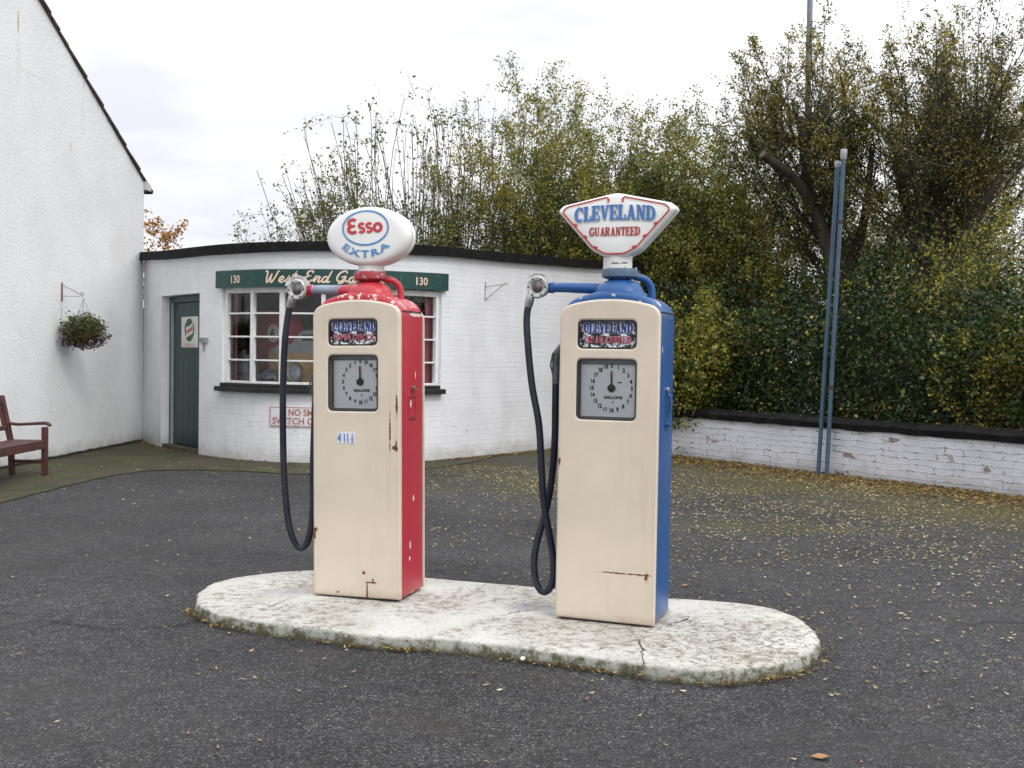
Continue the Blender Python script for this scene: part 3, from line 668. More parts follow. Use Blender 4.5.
z=t.sep()[2]; dirt=t.math('SUBTRACT',1,t.step(t.math('ADD',z,t.math('MULTIPLY',t.noise(5,5),.3)),.1,.38)); col=t.mix(t.math('MULTIPLY',dirt,.55),col,(.2,.21,.14))
col=t.mix(t.math('MULTIPLY',t.step(t.noise(3,6,rough=.7,sc3=(1,1,2.5)),.66,.72),.25),col,(.5,.5,.46))
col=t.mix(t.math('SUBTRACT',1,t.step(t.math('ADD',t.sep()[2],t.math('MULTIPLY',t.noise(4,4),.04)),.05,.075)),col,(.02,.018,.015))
hg=t.math('ADD',t.noise(24,5,rough=.6),t.math('MULTIPLY',t.noise(60,3),.4))
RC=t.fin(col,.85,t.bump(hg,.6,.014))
house=tag(bpy.data.objects.new('house',None),'tall white roughcast house gable with brown tiled roof verge at the left','house'); COL.objects.link(house); house.location=gB; hb=gB
def hbuild(mb,name,mat,**k): mb.v=[tuple(Vector(p)-hb) for p in mb.v]; return mb.build(name,mat,house,**k)
ze=4.10; sl=.505; yr=11.4; zr=ze+(gB.y-yr)*sl; yf=yr-(gB.y-yr)
outl=[(gB.y,-.05),(gB.y,ze),(yr,zr),(yf,ze),(yf,-.05)]
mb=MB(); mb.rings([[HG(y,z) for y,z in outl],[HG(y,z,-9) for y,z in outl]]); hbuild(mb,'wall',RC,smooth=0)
TILE=simple('roof_tile',(.13,.09,.075),(.07,.05,.045),.8,ns=7,bs=30,bst=.5,bd=.01)
mb=MB(); ang=math.atan(sl); Ls=(gB.y-yr)/math.cos(ang); gauge=.3; nn=int(Ls/gauge)
for sd_ in (1,-1):
    for k in range(-1,nn+1):
        a0=k*gauge; a1=a0+gauge+.07
        y0_=gB.y-a0*math.cos(ang)+.0; z0_=ze+a0*math.sin(ang); y1_=gB.y-a1*math.cos(ang); z1_=ze+a1*math.sin(ang)
        n_=Vector((0,math.sin(ang),math.cos(ang)))
        if sd_<0: y0_,y1_=2*yr-y0_,2*yr-y1_; n_.y*=-1
        L=[]
        for off in (.05+rnd.uniform(-.015,.012),-9.1):
            p0=HG(y0_,z0_,off); p1=HG(y1_,z1_,off)
            L.append([p0+n_*.012,p0+n_*.036,p1+n_*.014,p1+n_*.002])
        mb.rings(L)
hbuild(mb,'roof',TILE,smooth=0)
mb=MB()
L=[]
for off in (.04,-9.0): 
    L.append([HG(gB.y+.30,ze-.15,off)-Vector((0,.02,0)),HG(gB.y+.32,ze-.07,off),HG(gB.y+.18,ze-.07,off),HG(gB.y+.2,ze-.15,off)])
mb.rings(L); hbuild(mb,'gutter',simple('gutter_dark',(.02,.018,.018)),bevel=.02)
mb=MB(); mb.rings([[HG(gB.y-.02,ze-.12,o_),HG(gB.y+.17,ze-.12,o_),HG(gB.y+.17,ze-.04,o_),HG(gB.y-.02,ze+.03,o_)] for o_ in (.05,-9)]); hbuild(mb,'eave',simple('eave_render',(.55,.55,.52)))
# apron along house and garage
def ap(i): return None
inner=[HG(9.5,0),HG(12,0),HG(14,0),HG(17.0,0)]+[W(SS[-1]*k/30,0) for k in range(0,22)]
edge_px=[(-60,521),(0,503),(60,488),(110,476),(150,470.5),(200,470),(250,471.5),(290,474),(340,474.5),(400,471),(440,467),(470,463)]
t=NT('mossy_concrete'); col=t.mix(t.step(t.noise(1.3,6),.35,.65),(.052,.040,.022),(.030,.030,.010)); col=t.mix(t.math('MULTIPLY',t.step(t.noise(7,6,rough=.7),.5,.7),.6),col,(.06,.05,.034))
col=t.mix(t.math('MULTIPLY',t.step(t.noise(1.7,6,rough=.65),.50,.62),.8),col,(.045,.058,.012))
APR=t.fin(col,.9,t.bump(t.noise(15,6),.6,.02))
mb=MB(); outer=[G(*p) for p in edge_px]; outer=[Vector((p.x,p.y,0)) for p in outer]
innr=spline([(p.x,p.y,0) for p in inner],1)
def resamp(L,n):
    d=[0]
    for a,b in zip(L,L[1:]): d.append(d[-1]+(b-a).length)
    out=[]
    for k in range(n+1):
        t_=d[-1]*k/n; i=max(0,min(len(L)-2,next((j for j in range(len(d)-1) if d[j+1]>=t_),len(L)-2))); out.append(L[i].lerp(L[i+1],(t_-d[i])/max(1e-9,d[i+1]-d[i])))
    return out
A=resamp([Vector(p) for p in innr],60); B=resamp(outer,60)
n0=0
for k in range(61): mb.v.append((A[k].x,A[k].y,.004)); mb.v.append((B[k].x+rnd.uniform(-.02,.02),B[k].y+rnd.uniform(-.03,.03),.004))
for k in range(60): mb.f.append((2*k,2*k+1,2*k+3,2*k+2))
kind(mb.build('path',APR,smooth=0),'structure')
# dark tarmac joint
JO=NT('tarmac_joint'); JO.fin((.012,.012,.013),.8,None); 
jm=JO.math('MULTIPLY',JO.step(JO.noise(3,5,rough=.7),.3,.7),.6); tr=JO.n('ShaderNodeBsdfTransparent'); mxs=JO.n('ShaderNodeMixShader'); JO.l(jm,mxs.inputs[0]); JO.l(tr.outputs[0],mxs.inputs[1]); JO.l(JO.b.outputs[0],mxs.inputs[2]); JO.l(mxs.outputs[0],JO.out.inputs[0])
pts=spline([G(*p) for p in ((-40,606),(0,612),(60,622),(120,629),(170,626),(205,619))],8)
mb=MB(); ribbon(mb,[(p.x,p.y) for p in pts],[.05+.02*math.sin(i*1.7) for i in range(len(pts))],lambda x,y:(x,y,.001)); kind(mb.build('tarmac_joint',JO.m,smooth=0),'structure')
# ------------------------------------------------------------------ island
edge=[(196.5,601),(203,588),(222,580),(262,573.5),(312,570),(370,572.5),(427,577.5),(540,587),(600,592),(672,598),(725,601.5),(770,607.5),(800,618),(816,632),(818.5,645),(806,657),(780,665.5),(745,670),(700,672),(650,667),(600,660),(520,649),(446,641),(379,635.5),(313,627.5),(256,620.5),(216,612.5)]
E0=[G(x,y-(2.5 if y>640 else 0),.065) for x,y in edge]
# smooth closed outline
def closed(P,n=6):
    m=len(P); out=[]
    for i in range(m):
        a,b,c,d=P[i-1],P[i],P[(i+1)%m],P[(i+2)%m]
        for k in range(n):
            t_=k/n; out.append(.5*((2*b)+(c-a)*t_+(2*a-5*b+4*c-d)*t_*t_+(3*b-a-3*c+d)*t_**3))
    return out
EO=closed(E0,8); cen=sum(EO,Vector())/len(EO); cen.z=0
t=NT('island_concrete')
z=t.sep()[2]
col=t.mix(t.step(t.noise(2.5,6,rough=.65),.35,.68),(.60,.595,.56),(.46,.445,.40))
br1=t.math('MULTIPLY',t.step(t.noise(17,8,rough=.8),.49,.56),t.step(t.noise(2.2,4),.38,.56)); col=t.mix(t.math('MULTIPLY',br1,.75),col,(.20,.17,.125))
sp1=t.step(t.noise(45,5,rough=.75),.56,.64); col=t.mix(t.math('MULTIPLY',sp1,.6),col,(.16,.14,.11))
cz=[t.spot(tuple(G(640,612,.08)-cen),(1.2,.8,0),1.5,.5,1),]
col=t.mix(t.math('MULTIPLY',t.step(t.noise(26,7,rough=.85),.52,.57),t.math('MULTIPLY',t.spot(tuple(G(735,638,.08)-cen),(.6,.75,0),3,.5,.5),.95)),col,(.15,.12,.08))
oil=t.maxm([t.spot(tuple(G(290,590,.08)-cen),(.25,.16,0),5,.8,1.0),t.spot(tuple(G(530,603,.08)-cen),(.16,.16,0),6,.8,1.0)]); col=t.mix(t.math('MULTIPLY',oil,.5),col,(.20,.23,.27))
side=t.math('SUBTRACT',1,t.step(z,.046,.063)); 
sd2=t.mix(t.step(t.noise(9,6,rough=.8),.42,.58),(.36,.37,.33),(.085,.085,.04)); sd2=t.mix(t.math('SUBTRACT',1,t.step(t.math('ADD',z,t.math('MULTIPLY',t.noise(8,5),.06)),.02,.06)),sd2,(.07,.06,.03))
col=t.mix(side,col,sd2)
hg=t.math('ADD',t.noise(60,5,rough=.7),t.math('MULTIPLY',t.noise(9,4),.8)); ISL=t.fin(col,.85,t.bump(hg,.8,.012))
isl=tag(bpy.data.objects.new('pump_island',None),'worn white painted concrete island with rounded ends carrying both petrol pumps','island'); COL.objects.link(isl); isl.location=cen
mb=MB(); rr=[]; 
for sc_i,zz_ in ((-.010,-.02),(-.005,.025),(-.001,.045),(.006,.059),(.018,.065)):
    ring=[]
    for i,p in enumerate(EO):
        q=p-cen; q.z=0; d=q.normalized(); jit=.006*math.sin(i*.9)+.005*math.sin(i*2.3)+rnd.uniform(-.003,.003)
        r=q-d*(sc_i+ (jit if zz_<.064 else jit*.6)); ring.append((r.x,r.y,zz_+ (rnd.uniform(-.003,.001) if .04<zz_<.064 else 0)))
    rr.append(ring)
mb.rings(rr,cap=False); last=rr[-1]; n=len(last); b=len(mb.v)
for s_k in (.8,.5,.2):
    mb.v+=[(p[0]*s_k,p[1]*s_k,.065) for p in last]
o0=b-n
for lv in range(3):
    a=b-n+lv*n
    for k in range(n): mb.f.append((a+k,a+(k+1)%n,a+n+(k+1)%n,a+n+k))
mb.f.append(tuple(b+2*n+k for k in range(n)))
mb.build('slab',ISL,isl,smooth=50)
CRK=simple('crack_dark',(.025,.022,.018),rough=.9)
def crack(pxs,w_):
    P=[G(x,y,.065) for x,y in pxs]; P=[(p.x-cen.x,p.y-cen.y) for p in P]; Q=[]
    for a,b in zip(P,P[1:]):
        for k in range(5):
            t_=k/5; Q.append((a[0]+(b[0]-a[0])*t_+rnd.uniform(-.012,.012),a[1]+(b[1]-a[1])*t_+rnd.uniform(-.012,.012)))
    Q.append(P[-1]); m=len(Q); mb=MB(); ribbon(mb,Q,[w_*.7*(.25+rnd.random())*math.sin(math.pi*(i+.4)/m) for i in range(m)],lambda x,y:(x,y,.0672)); mb.build('crack',CRK,isl,smooth=0)
crack([(642,670),(643,655),(640,643),(635,636)],.015); crack([(662,626),(675,623),(688,619),(690,617)],.016); crack([(590,652),(602,648),(618,648)],.012)
crack([(262,610),(278,603),(301,595)],.010); crack([(505,616),(520,611),(555,610)],.012); crack([(612,644),(640,640),(650,636)],.008); crack([(700,643),(715,641),(730,640)],.008)
# ------------------------------------------------------------------ petrol pumps
CREAM=(.69,.60,.485)
def rib2(mb,L,w,f): ribbon(mb,L,w,f)
def make_pump(kindp,loc,rz,ry,label):
    red=kindp=='red'
    root=empty('petrol_pump',loc,rz,label,'petrol pump','vintage petrol pumps on the island',ry)
    HWD=.266; D2=.198; Fy=-D2
    c=(.46,.03,.05) if red else (.014,.085,.27)
    chipc=(.72,.66,.58)
    chips=([((.26,-.02,1.17),(.06,.012,.02)),((.26,.02,.62),(.05,.01,.02)),((.26,.05,1.33),(.05,.008,.02)),((.26,-.03,.36),(.05,.01,.03)),((.26,-.04,.28),(.05,.012,.015)),((.26,.0,.06),(.06,.035,.03)),((.25,.05,1.675),(.04,.10,.012))] if red
            else [((.26,-.1,1.5),(.05,.006,.02)),((.2,-.06,1.735),(.07,.03,.02))])
    HC=worn_paint('housing_paint_'+kindp,c,chipc,1.675 if red else 1.72,chips,(),None,.36,26 if red else 22,.575 if red else .62)
    rust=([((.238,-.17,.93),(.016,.5,.016)),((.247,-.17,.945),(.006,.5,.03)),((-.25,-.17,.45),(.016,.5,.010)),((-.255,-.17,.415),(.007,.5,.035)),((.09,-.17,.165),(.030,.5,.006)),((.105,-.17,.175),(.006,.5,.012)),((.07,-.17,.11),(.006,.5,.05)),((.21,-.17,1.02),(.004,.5,.12)),((-.11,-.17,.10),(.008,.5,.006)),((.05,-.17,.22),(.009,.5,.009)),((.25,-.17,1.17),(.006,.5,.05))] if red
          else [((.20,-.17,.335),(.040,.5,.005)),((.222,-.17,.325),(.009,.5,.020)),((.08,-.17,.335),(.10,.5,.0035)),((-.255,-.17,.9),(.006,.5,.03))])
    FP=worn_paint('panel_cream_'+kindp,CREAM,(.4,.3,.2),None,(),rust,None,.42)
    # outlines
    def outline(hw,zb,zc,zt,r):
        rise=zt-zc; ar=lambda x:zt-rise*(abs(x)/hw)**2.2
        def corner(sg):
            p0=(hw,ar(hw)-r*.95); p1=(hw,ar(hw)+r*.05); p2=(hw-r,ar(hw-r)); o_=[]
            for k in range(9):
                q=k/8; o_.append((sg*(p0[0]*(1-q)**2+2*p1[0]*q*(1-q)+p2[0]*q*q),p0[1]*(1-q)**2+2*p1[1]*q*(1-q)+p2[1]*q*q))
            return o_
        L=[(-hw,zb),(hw,zb)]+corner(1); top=[((hw-r)*(1-2*k/22),ar((hw-r)*(1-2*k/22))) for k in range(1,22)]+corner(-1)[::-1]
        return L+top
    bv=.012
    plz0,plz1,dz0,dz1=1.497,1.642,1.128,1.440
    PL=(-.166,.130+(0 if red else .014)); DI=(-.168,.133+(0 if red else .014))
    o=outline(HWD-bv,.076+bv,1.752-bv-.042,1.752-bv,.05)
    hl=[rrect(PL[0]-bv,PL[1]+bv,plz0-bv,plz1+bv,.03+bv),rrect(DI[0]-bv,DI[1]+bv,dz0-bv,dz1+bv,.03+bv)]
    pt=.022
    plate('front_panel',o,hl,Fy+bv+pt/2,pt/2,bv,FP,root)
    y_fb=Fy+2*bv+pt
    # coloured housing
    bh=.024; yb=D2-(.03 if red else .0)
    hw2=HWD-.004
    L=outline(hw2-bh,.080+bh,1.795-bh-.06,1.795-bh,.06)
    hole=[rrect(DI[0]-.01-bh,DI[1]+.01+bh,dz0-.01-bh,dz1+.01+bh,.05),rrect(PL[0]-bh,PL[1]+bh,plz0-bh,plz1+bh,.05)]
    dpt=(yb-y_fb)/2-bh+.012
    plate('housing',L,hole,(y_fb+yb)/2-.006,dpt,bh,HC,root)
    if red:
        plate('back_panel',outline(HWD-.006,.085,1.69,1.74,.05),[],yb+.012,.001,.006,FP,root)
    else: plate('back_panel',outline(hw2-.04,.14,1.68,1.74,.05),[],yb+.004,.004,.008,HC,root)
    # seam on sides between cap and side panel
    for sx in (1,-1):
        m=MB(); x=sx*(hw2+.0015); m.box(min(x-.002,x+.001),max(x-.002,x+.001),y_fb+.012,yb-.03,1.686,1.692); m.build('cap_seam',BLACK,root)
    MB().box(-HWD+.03,HWD-.03,Fy+.02,D2-.02,.063,.13).build('plinth',BLACK,root)
    # dial recess
    dh=tag(bpy.data.objects.new('dial_window',None),'',''); del dh['label'],dh['category']; COL.objects.link(dh); dh.parent=root
    def tray(L,y0,y1):
        mm=MB(); A_=[(x,y0,z_) for x,z_ in L]; B_=[(x,y1,z_) for x,z_ in L]; mm.rings([A_,B_],cap=False); mm.f.append(tuple(range(len(L),2*len(L)))); return mm
    Ld=rrect(DI[0]-.003,DI[1]+.003,dz0-.003,dz1+.003,.03)
    tray(Ld,Fy+.012,Fy+.068).build('recess',GREYPAINT,dh)
    def gask(L2,L1,y,nm,par):
        mm=MB(); mm.rings([[(x,y+.006,z_) for x,z_ in L2],[(x,y-.001,z_) for x,z_ in L2],[(x,y-.001,z_) for x,z_ in L1],[(x,y+.012,z_) for x,z_ in L1]],cap=False); mm.build(nm,BLACK,par)
    def off(L,cx,cz,kx,kz): return [(cx+(x-cx)*kx,cz+(z_-cz)*kz) for x,z_ in L]
    gask(rrect(DI[0]-.002,DI[1]+.002,dz0-.002,dz1+.002,.030),rrect(DI[0]+.005,DI[1]-.005,dz0+.005,dz1-.005,.026),Fy+.004,'gasket',dh)
    # card
    dx=.006; cy=Fy+.056
    MB().quad((DI[0]+.002+dx,cy,dz0+.012),(DI[1]+.02,cy,dz0+.012),(DI[1]+.02,cy,dz1-.028),(DI[0]+.002+dx,cy,dz1-.028)).box(DI[0]+.002+dx,DI[1]-.002,cy+.001,cy+.006,dz0+.012,dz1-.028).build('dial_card',CARD,dh)
    ccx,ccz=(.006 if red else .006),(dz0+dz1)/2+.006
    m=MB()
    RX,RZ=.108,.116
    for k in range(20):
        sg=-1 if red else 1
        a_=R(90-sg*18*k); 
        if k==0 and red: txt='0'
        else: txt=str(k)
        add_text(m,txt,.0215,lambda u,v:(ccx+RX*math.cos(a_)+u,cy-.003,ccz+RZ*math.sin(a_)+v-.010),sx=.82,bold=.0014)
    add_text(m,'GALLONS',.015,lambda u,v:(ccx+.008+u,cy-.003,ccz-.055+v),sx=1.1,bold=.001)
    m.box(ccx+.004,ccx+.012,cy-.004,cy-.002,ccz-.078,ccz-.070)
    if not red: m.box(ccx+.032,ccx+.052,cy-.004,cy-.002,ccz+.028,ccz+.034)
    add_text(m,'L P' if red else '- - -',.013,lambda u,v:(ccx+u,cy-.003,ccz+(.125 if red else .127)+v),sx=.9)
    m.build('numerals',DKL,dh,smooth=0)
    m=MB(); m.lathe([(.001,-.016),(.018,-.014),(.021,-.006),(.021,0)],(ccx,cy-.004,ccz),'y',24)
    m.rings([[(ccx-.005,cy-.012,ccz),(ccx+.005,cy-.012,ccz),(ccx+.005,cy-.008,ccz),(ccx-.005,cy-.008,ccz)],[(ccx-.0035,cy-.012,ccz+.09),(ccx+.0035,cy-.012,ccz+.09),(ccx+.0035,cy-.008,ccz+.09),(ccx-.0035,cy-.008,ccz+.09)]])
    m.build('needle',DKL,dh)
    m=MB(); m.lathe([(.001,-.004),(.006,-.003),(.006,0)],(ccx,cy-.012,ccz+.075),'y',16); m.build('needle_tip',REDL,dh)
    MB().quad((DI[0],Fy+.02,dz0),(DI[1],Fy+.02,dz0),(DI[1],Fy+.02,dz1),(DI[0],Fy+.02,dz1)).build('glass',GLASS2,dh,smooth=0)
    # name plate
    npl=bpy.data.objects.new('name_plate',None); COL.objects.link(npl); npl.parent=root
    t=NT('flaked_plate_'+kindp)
    fl=t.step(t.noise(26,6,rough=.75),.47,.50); col=t.mix(fl,(.78,.82,.86),(.012,.012,.02))
    FPm=t.fin(col,.4,t.bump(fl,.4,.003))
    Lp=rrect(PL[0]-.003,PL[1]+.003,plz0-.003,plz1+.003,.03)
    tray(Lp,Fy+.012,Fy+.026).build('plate_face',FPm,npl)
    gask(rrect(PL[0]-.002,PL[1]+.002,plz0-.002,plz1+.002,.030),rrect(PL[0]+.006,PL[1]-.006,plz0+.006,plz1-.006,.025),Fy+.004,'gasket',npl)
    yy=Fy+.0245
    m=MB(); pc=(PL[0]+PL[1])/2
    slab_text(m,'CLEVELAND',.052,.262,lambda u,v,d=0:(pc+u,yy-.001-d,1.578+v),2.0); m.build('lettering_outline',simple('plate_white_'+kindp,(.78,.8,.84)),npl,smooth=0)
    m=MB(); slab_text(m,'CLEVELAND',.052,.262,lambda u,v,d=0:(pc+u,yy-.0025-d,1.578+v),1.15); m.build('brand_lettering',NAVYL,npl,smooth=0)
    m=MB()
    if red: add_text(m,'SUPER DISCOL',.034,lambda u,v:(pc+u,yy-.002,1.528+v),fit=.255,bold=.0022,space=1.02)
    else: slab_text(m,'GUARANTEED',.038,.25,lambda u,v,d=0:(pc+u,yy-.002-d,1.524+v),1.2)
    m.build('grade_lettering',simple('plate_red_'+kindp,(.33,.03,.07),(.45,.3,.34),.4,ns=40),npl,smooth=0)
    # top: dome, collar, pipe, arm
    DC=HC if True else HC
    m=MB(); m.lathe([(.150,1.765),(.150,1.788),(.146,1.793),(.134,1.796),(.130,1.808),(.118,1.831),(.092,1.850),(.06,1.862),(.045,1.865),(.045,1.875),(.001,1.875)],sy=.82,n=40); m.build('dome',HC2[kindp],root)
    tl=-.06
    m=MB(); m.lathe([(.045,1.860),(.080,1.872),(.096,1.880),(.097,1.912),(.092,1.921),(.078,1.924),(.001,1.925)],sy=.8,n=36); m.build('lamp_collar',HC3[kindp],root)
    for q in range(0,360,60): m=MB().lathe([(.001,0),(.006,0),(.006,.008),(.001,.008)],(.088*math.cos(R(q)),.088*.8*math.sin(R(q)),1.921),'z',8); m.build('collar_bolt',CHROME,root)
    m=MB(); m.tube(spline([(.07,.03,1.882),(.115,.05,1.875),(.145,.07,1.85),(.158,.08,1.81),(.160,.08,1.76)],6),.019,12); m.build('vent_pipe',HC2[kindp],root)
    ax=-.448; az=1.826
    armc=GREYA if red else HC2[kindp]
    m=MB(); m.tube([(-.08,0,az-.012),(-.15,0,az-.006),(-.30,0,az),(-.365,0,az)],[.034,.029,.027,.026],16); m.build('swing_arm',armc,root)
    m=MB(); m.tube([(-.362,0,az),(-.369,0,az),(-.392,0,az),(-.418,0,az)],[.024,.032,.030,.024],16)
    if red: m.tube([(-.20,0,az-.004),(-.15,0,az-.01),(-.07,0,az-.02)],[.026,.036,.05],16)
    m.build('arm_collar',HC2[kindp],root)
    sgp=bpy.data.objects.new('sight_glass',None); COL.objects.link(sgp); sgp.parent=root; sgp.location=(ax,-.02,az)
    MB().lathe([(.001,.05),(.05,.045),(.056,.02),(.056,-.01),(.001,-.01)],(0,0,0),'y',28).build('glass_body',HC2[kindp],sgp)
    m=MB(); m.lathe([(.034,-.012),(.060,-.012),(.062,-.018),(.060,-.026),(.054,-.032),(.040,-.030),(.034,-.022)],(0,0,0),'y',32); m.build('ring',simple('ring_metal_'+kindp,(.62,.62,.60),(.42,.42,.4),.35,metal=.5,ns=30),sgp)
    for q in range(0,360,60): m=MB().lathe([(.001,-.036),(.005,-.035),(.005,-.02)],(.048*math.cos(R(q)),0,.048*math.sin(R(q))),'y',8); m.build('ring_screw',DKL,sgp)
    MB().lathe([(.036,-.018),(.026,-.028),(.012,-.033),(.001,-.034)],(0,0,0),'y',24).build('lens',simple('lens_dark_'+kindp,(.06,.05,.055),(.2,.16,.16),.08,ns=25),sgp)
    m=MB(); A_=[(.062*math.cos(R(q)),.062*math.sin(R(q))) for q in range(18,168,6)]; B_=[(.084*math.cos(R(q)),.084*math.sin(R(q))) for q in range(18,168,6)]
    m.rings([[(a[0],-.012,a[1]),(b_[0],-.012,b_[1]),(b_[0],-.018,b_[1]),(a[0],-.018,a[1])] for a,b_ in zip(A_,B_)]); m.build('name_arc',simple('arc_plate_'+kindp,(.66,.66,.64),(.5,.5,.5),.4),sgp)
    m=MB()
    def farc(u,v): a_=R(93)-u/.07; r=.066+v; return (r*math.cos(a_),-.0195,r*math.sin(a_))
    add_text(m,'CLEVELAND' if not red else 'SUPER DISCOL',.0105,farc,sx=1.2 if not red else .95); m.build('arc_lettering',DKL,sgp,smooth=0)
    # hose in world pixels -> local
    Mi=(Matrix.Translation(loc-Vector((0,0,.065)))@Matrix.Rotation(rz,4,'Z')@Matrix.Rotation(ry,4,'Y')).inverted()
    def loc_px(x,y,ly):   # point on pump-parallel plane at local y
        d=ray(x,y); p0=Mi@Vector((0,0,EYE)); d0=Mi.to_3x3()@d; t_=(ly-p0.y)/d0.y; return p0+d0*t_
    if red: H=[(291,300,-.03),(287.5,318,-.03),(284.5,345,-.03),(283,385,-.02),(282.8,425,-.01),(283.5,465,-.005),(286,503,0),(290,530,0),(297,546,.01),(304,547,.02),(309.5,535,.03),(312.5,510,.04),(313,460,.05),(315,400,.06)]
    else: H=[(529.5,299,-.03),(526.8,318,-.03),(528,345,-.03),(532,385,-.03),(539,425,-.03),(541.5,468,-.03),(544,505,-.03),(549.5,535,-.02),(553.5,562,0),(552,584,0),(544,592,0),(536.5,583,0),(534.2,562,.01),(538,538,.03),(545.5,513,.05),(551.5,480,.05),(554.8,440,.04),(555.5,400,.03),(555.8,380,.03)]
    P=[loc_px(*h) for h in H]
    m=MB(); m.tube(spline(P,6),.0195,12); m.build('hose',HOSE,root)
    m=MB(); p0=P[0]; m.tube([p0+Vector((.012,0,.04)),p0+Vector((.006,0,.012)),p0-Vector((.002,0,.02)),p0-Vector((.006,0,.045))],[.016,.024,.024,.021],14); m.build('hose_ferrule',CHROME,root)
    e=P[-1]
    m=MB(); m.tube([e+Vector((0,0,-.02)),e+Vector((0,0,.04)),e+Vector((.002,0,.10)),e+Vector((.006,0,.15)),e+Vector((.03,0,.19)),e+Vector((.07,0,.20))],[.020,.022,.024,.022,.016,.013],12)
    m.build('nozzle',NOZ,root)
    MB().tube([e+Vector((-.01,-.02,.03)),e+Vector((-.022,-.03,.08)),e+Vector((-.012,-.02,.15))],.005,6).build('trigger_guard',NOZ,root)
    # side details
    sx=hw2
    if red:
        m=MB(); f=lambda u,v:(sx+.0035,u,v); L=[(-.055,1.075),(.04,1.075),(.04,1.20),(-.055,1.20),(-.055,1.075)]; ribbon(m,L,.004,f); m.build('hatch_outline',DKL,root)
        m=MB(); m.lathe([(.001,.02),(.012,.018),(.013,0)],(sx+.002,.0,1.255),'x',14); m.box(sx+.002,sx+.03,-.008,.03,1.24,1.248); m.build('side_lock',RUSTY,root)
        MB().lathe([(.001,.010),(.007,.008),(.008,0)],(sx+.002,.012,1.09),'x',10).build('hatch_catch',RUSTY,root)
    else:
        m=MB(); L=rrect(-.01,.06,1.07,1.28,.03); L.append(L[0]); ribbon(m,L,.007,lambda u,v:(sx+.0035,u,v)); m.build('handle_recess',DKL,root)
        m=MB(); m.lathe([(.001,.02),(.012,.018),(.013,0)],(sx+.002,.025,1.10),'x',14); m.build('handle_catch',HC2[kindp],root)
        m=MB(); m.tube([(sx+.004,.03,1.26),(sx+.02,.03,1.25),(sx+.02,.03,1.17),(sx+.004,.03,1.16)],.007,8); m.build('side_handle',HC2[kindp],root)
        m=MB(); m.lathe([(.001,.014),(.014,.012),(.015,0)],(sx+.002,.03,1.285),'x',14); m.build('side_lock',CHROME,root)
        m=MB(); m.tube([(sx+.004,.04,1.20),(sx+.05,.07,1.205)],.003,6); m.build('catch_rod',DKL,root)
    if red:
        xs,zs2=-.062,.975; yk=Fy
        st=MB().box(xs-.05,xs+.062,yk-.0025,yk-.0005,zs2-.032,zs2+.034).build('price_label',simple('label_paper',(.72,.74,.78)),root)
        m=MB(); add_text(m,'4 11',.046,lambda u,v:(xs-.010+u,yk-.004,zs2-.022+v),fit=.066,bold=.002)
        add_text(m,'1',.020,lambda u,v:(xs+.044+u,yk-.004,zs2+.004+v),bold=.001); add_text(m,'2',.020,lambda u,v:(xs+.044+u,yk-.004,zs2-.024+v),bold=.001)
        m.box(xs+.034,xs+.054,yk-.0045,yk-.0035,zs2-.001,zs2+.001); m.build('price_lettering',BLUEL,st,smooth=0)
    return root
HC2={'red':worn_paint('top_red',(.50,.035,.05),(.6,.5,.45),1.99,(),(),None,.32),'blue':worn_paint('top_blue',(.016,.09,.28),(.5,.5,.5),1.99,(),(),None,.4)}
HC3={'red':worn_paint('collar_red',(.36,.03,.045),(.35,.3,.3),1.86,(),(),None,.4,20,.62),'blue':simple('collar_blue_grey',(.06,.11,.18),(.09,.14,.2),.5)}
GREYA=simple('arm_bare_paint',(.30,.34,.42),(.22,.25,.34),.45,ns=18,bs=40,bst=.4)
NOZ=simple('nozzle_metal',(.10,.105,.11),(.2,.2,.2),.5,metal=.4)
def place(FL,FR,yaw):
    a=G(*FL,z=.065); b=G(*FR,z=.065); c=(a+b)/2; c.z=.065; return c+Vector((-math.sin(yaw),math.cos(yaw),0))*.198-Vector((math.cos(yaw),math.sin(yaw),0))*.013
yL,yR=R(-17.0),R(-20.0)
locL=place((313,597),(403.3,602),yL); locR=place((555,620),(657.5,628),yR)
pumpL=make_pump('red',locL,yL,R(-.85),'cream petrol pump with red sides, grey arm and oval white globe')
pumpR=make_pump('blue',locR,yR,R(.1),'cream petrol pump with blue sides and white shield-shaped globe')
for pr in (pumpL,pumpR):     # pump bodies are modelled from the ground up: lift onto island
    for ch in pr.children: ch.location.z-=.065
# globes
def globe(parent,outline,cz,T,prof,sx_neck):
    m=MB(); rr=[]
    for k,y in prof: rr.append([(x*k,y*T,cz+z_*k) for x,z_ in outline])
    m.rings(rr); return m
gp=bpy.data.objects.new('globe',None); COL.objects.link(gp); gp.parent=pumpL; gp.location.z=.037; gp.location.x=.010
prof=[(.02,-.50),(.3,-.5),(.6,-.495),(.82,-.482),(.90,-.455),(.955,-.40),(.985,-.31),(1.0,-.18),(1.0,-.02),(.982,0),(1.0,.02),(1.0,.18),(.985,.31),(.955,.40),(.9,.455),(.82,.482),(.6,.495),(.3,.5),(.02,.5)]
ell=[(.260*math.cos(2*PI*k/64),.170*math.sin(2*PI*k/64)) for k in range(64)]
cz=2.019; T=.165
m=globe(gp,ell,cz,T,prof,0); m.build('glass_shell',GLOBE,gp,smooth=60)
MB().lathe([(.076,1.808),(.076,1.855),(.085,1.875),(.09,1.89)],sy=.8,n=36).build('neck',GLOBE,gp)
MB().lathe([(.080,1.808),(.080,1.816),(.076,1.817)],sy=.8,n=36).build('neck_band',CHROME,gp)
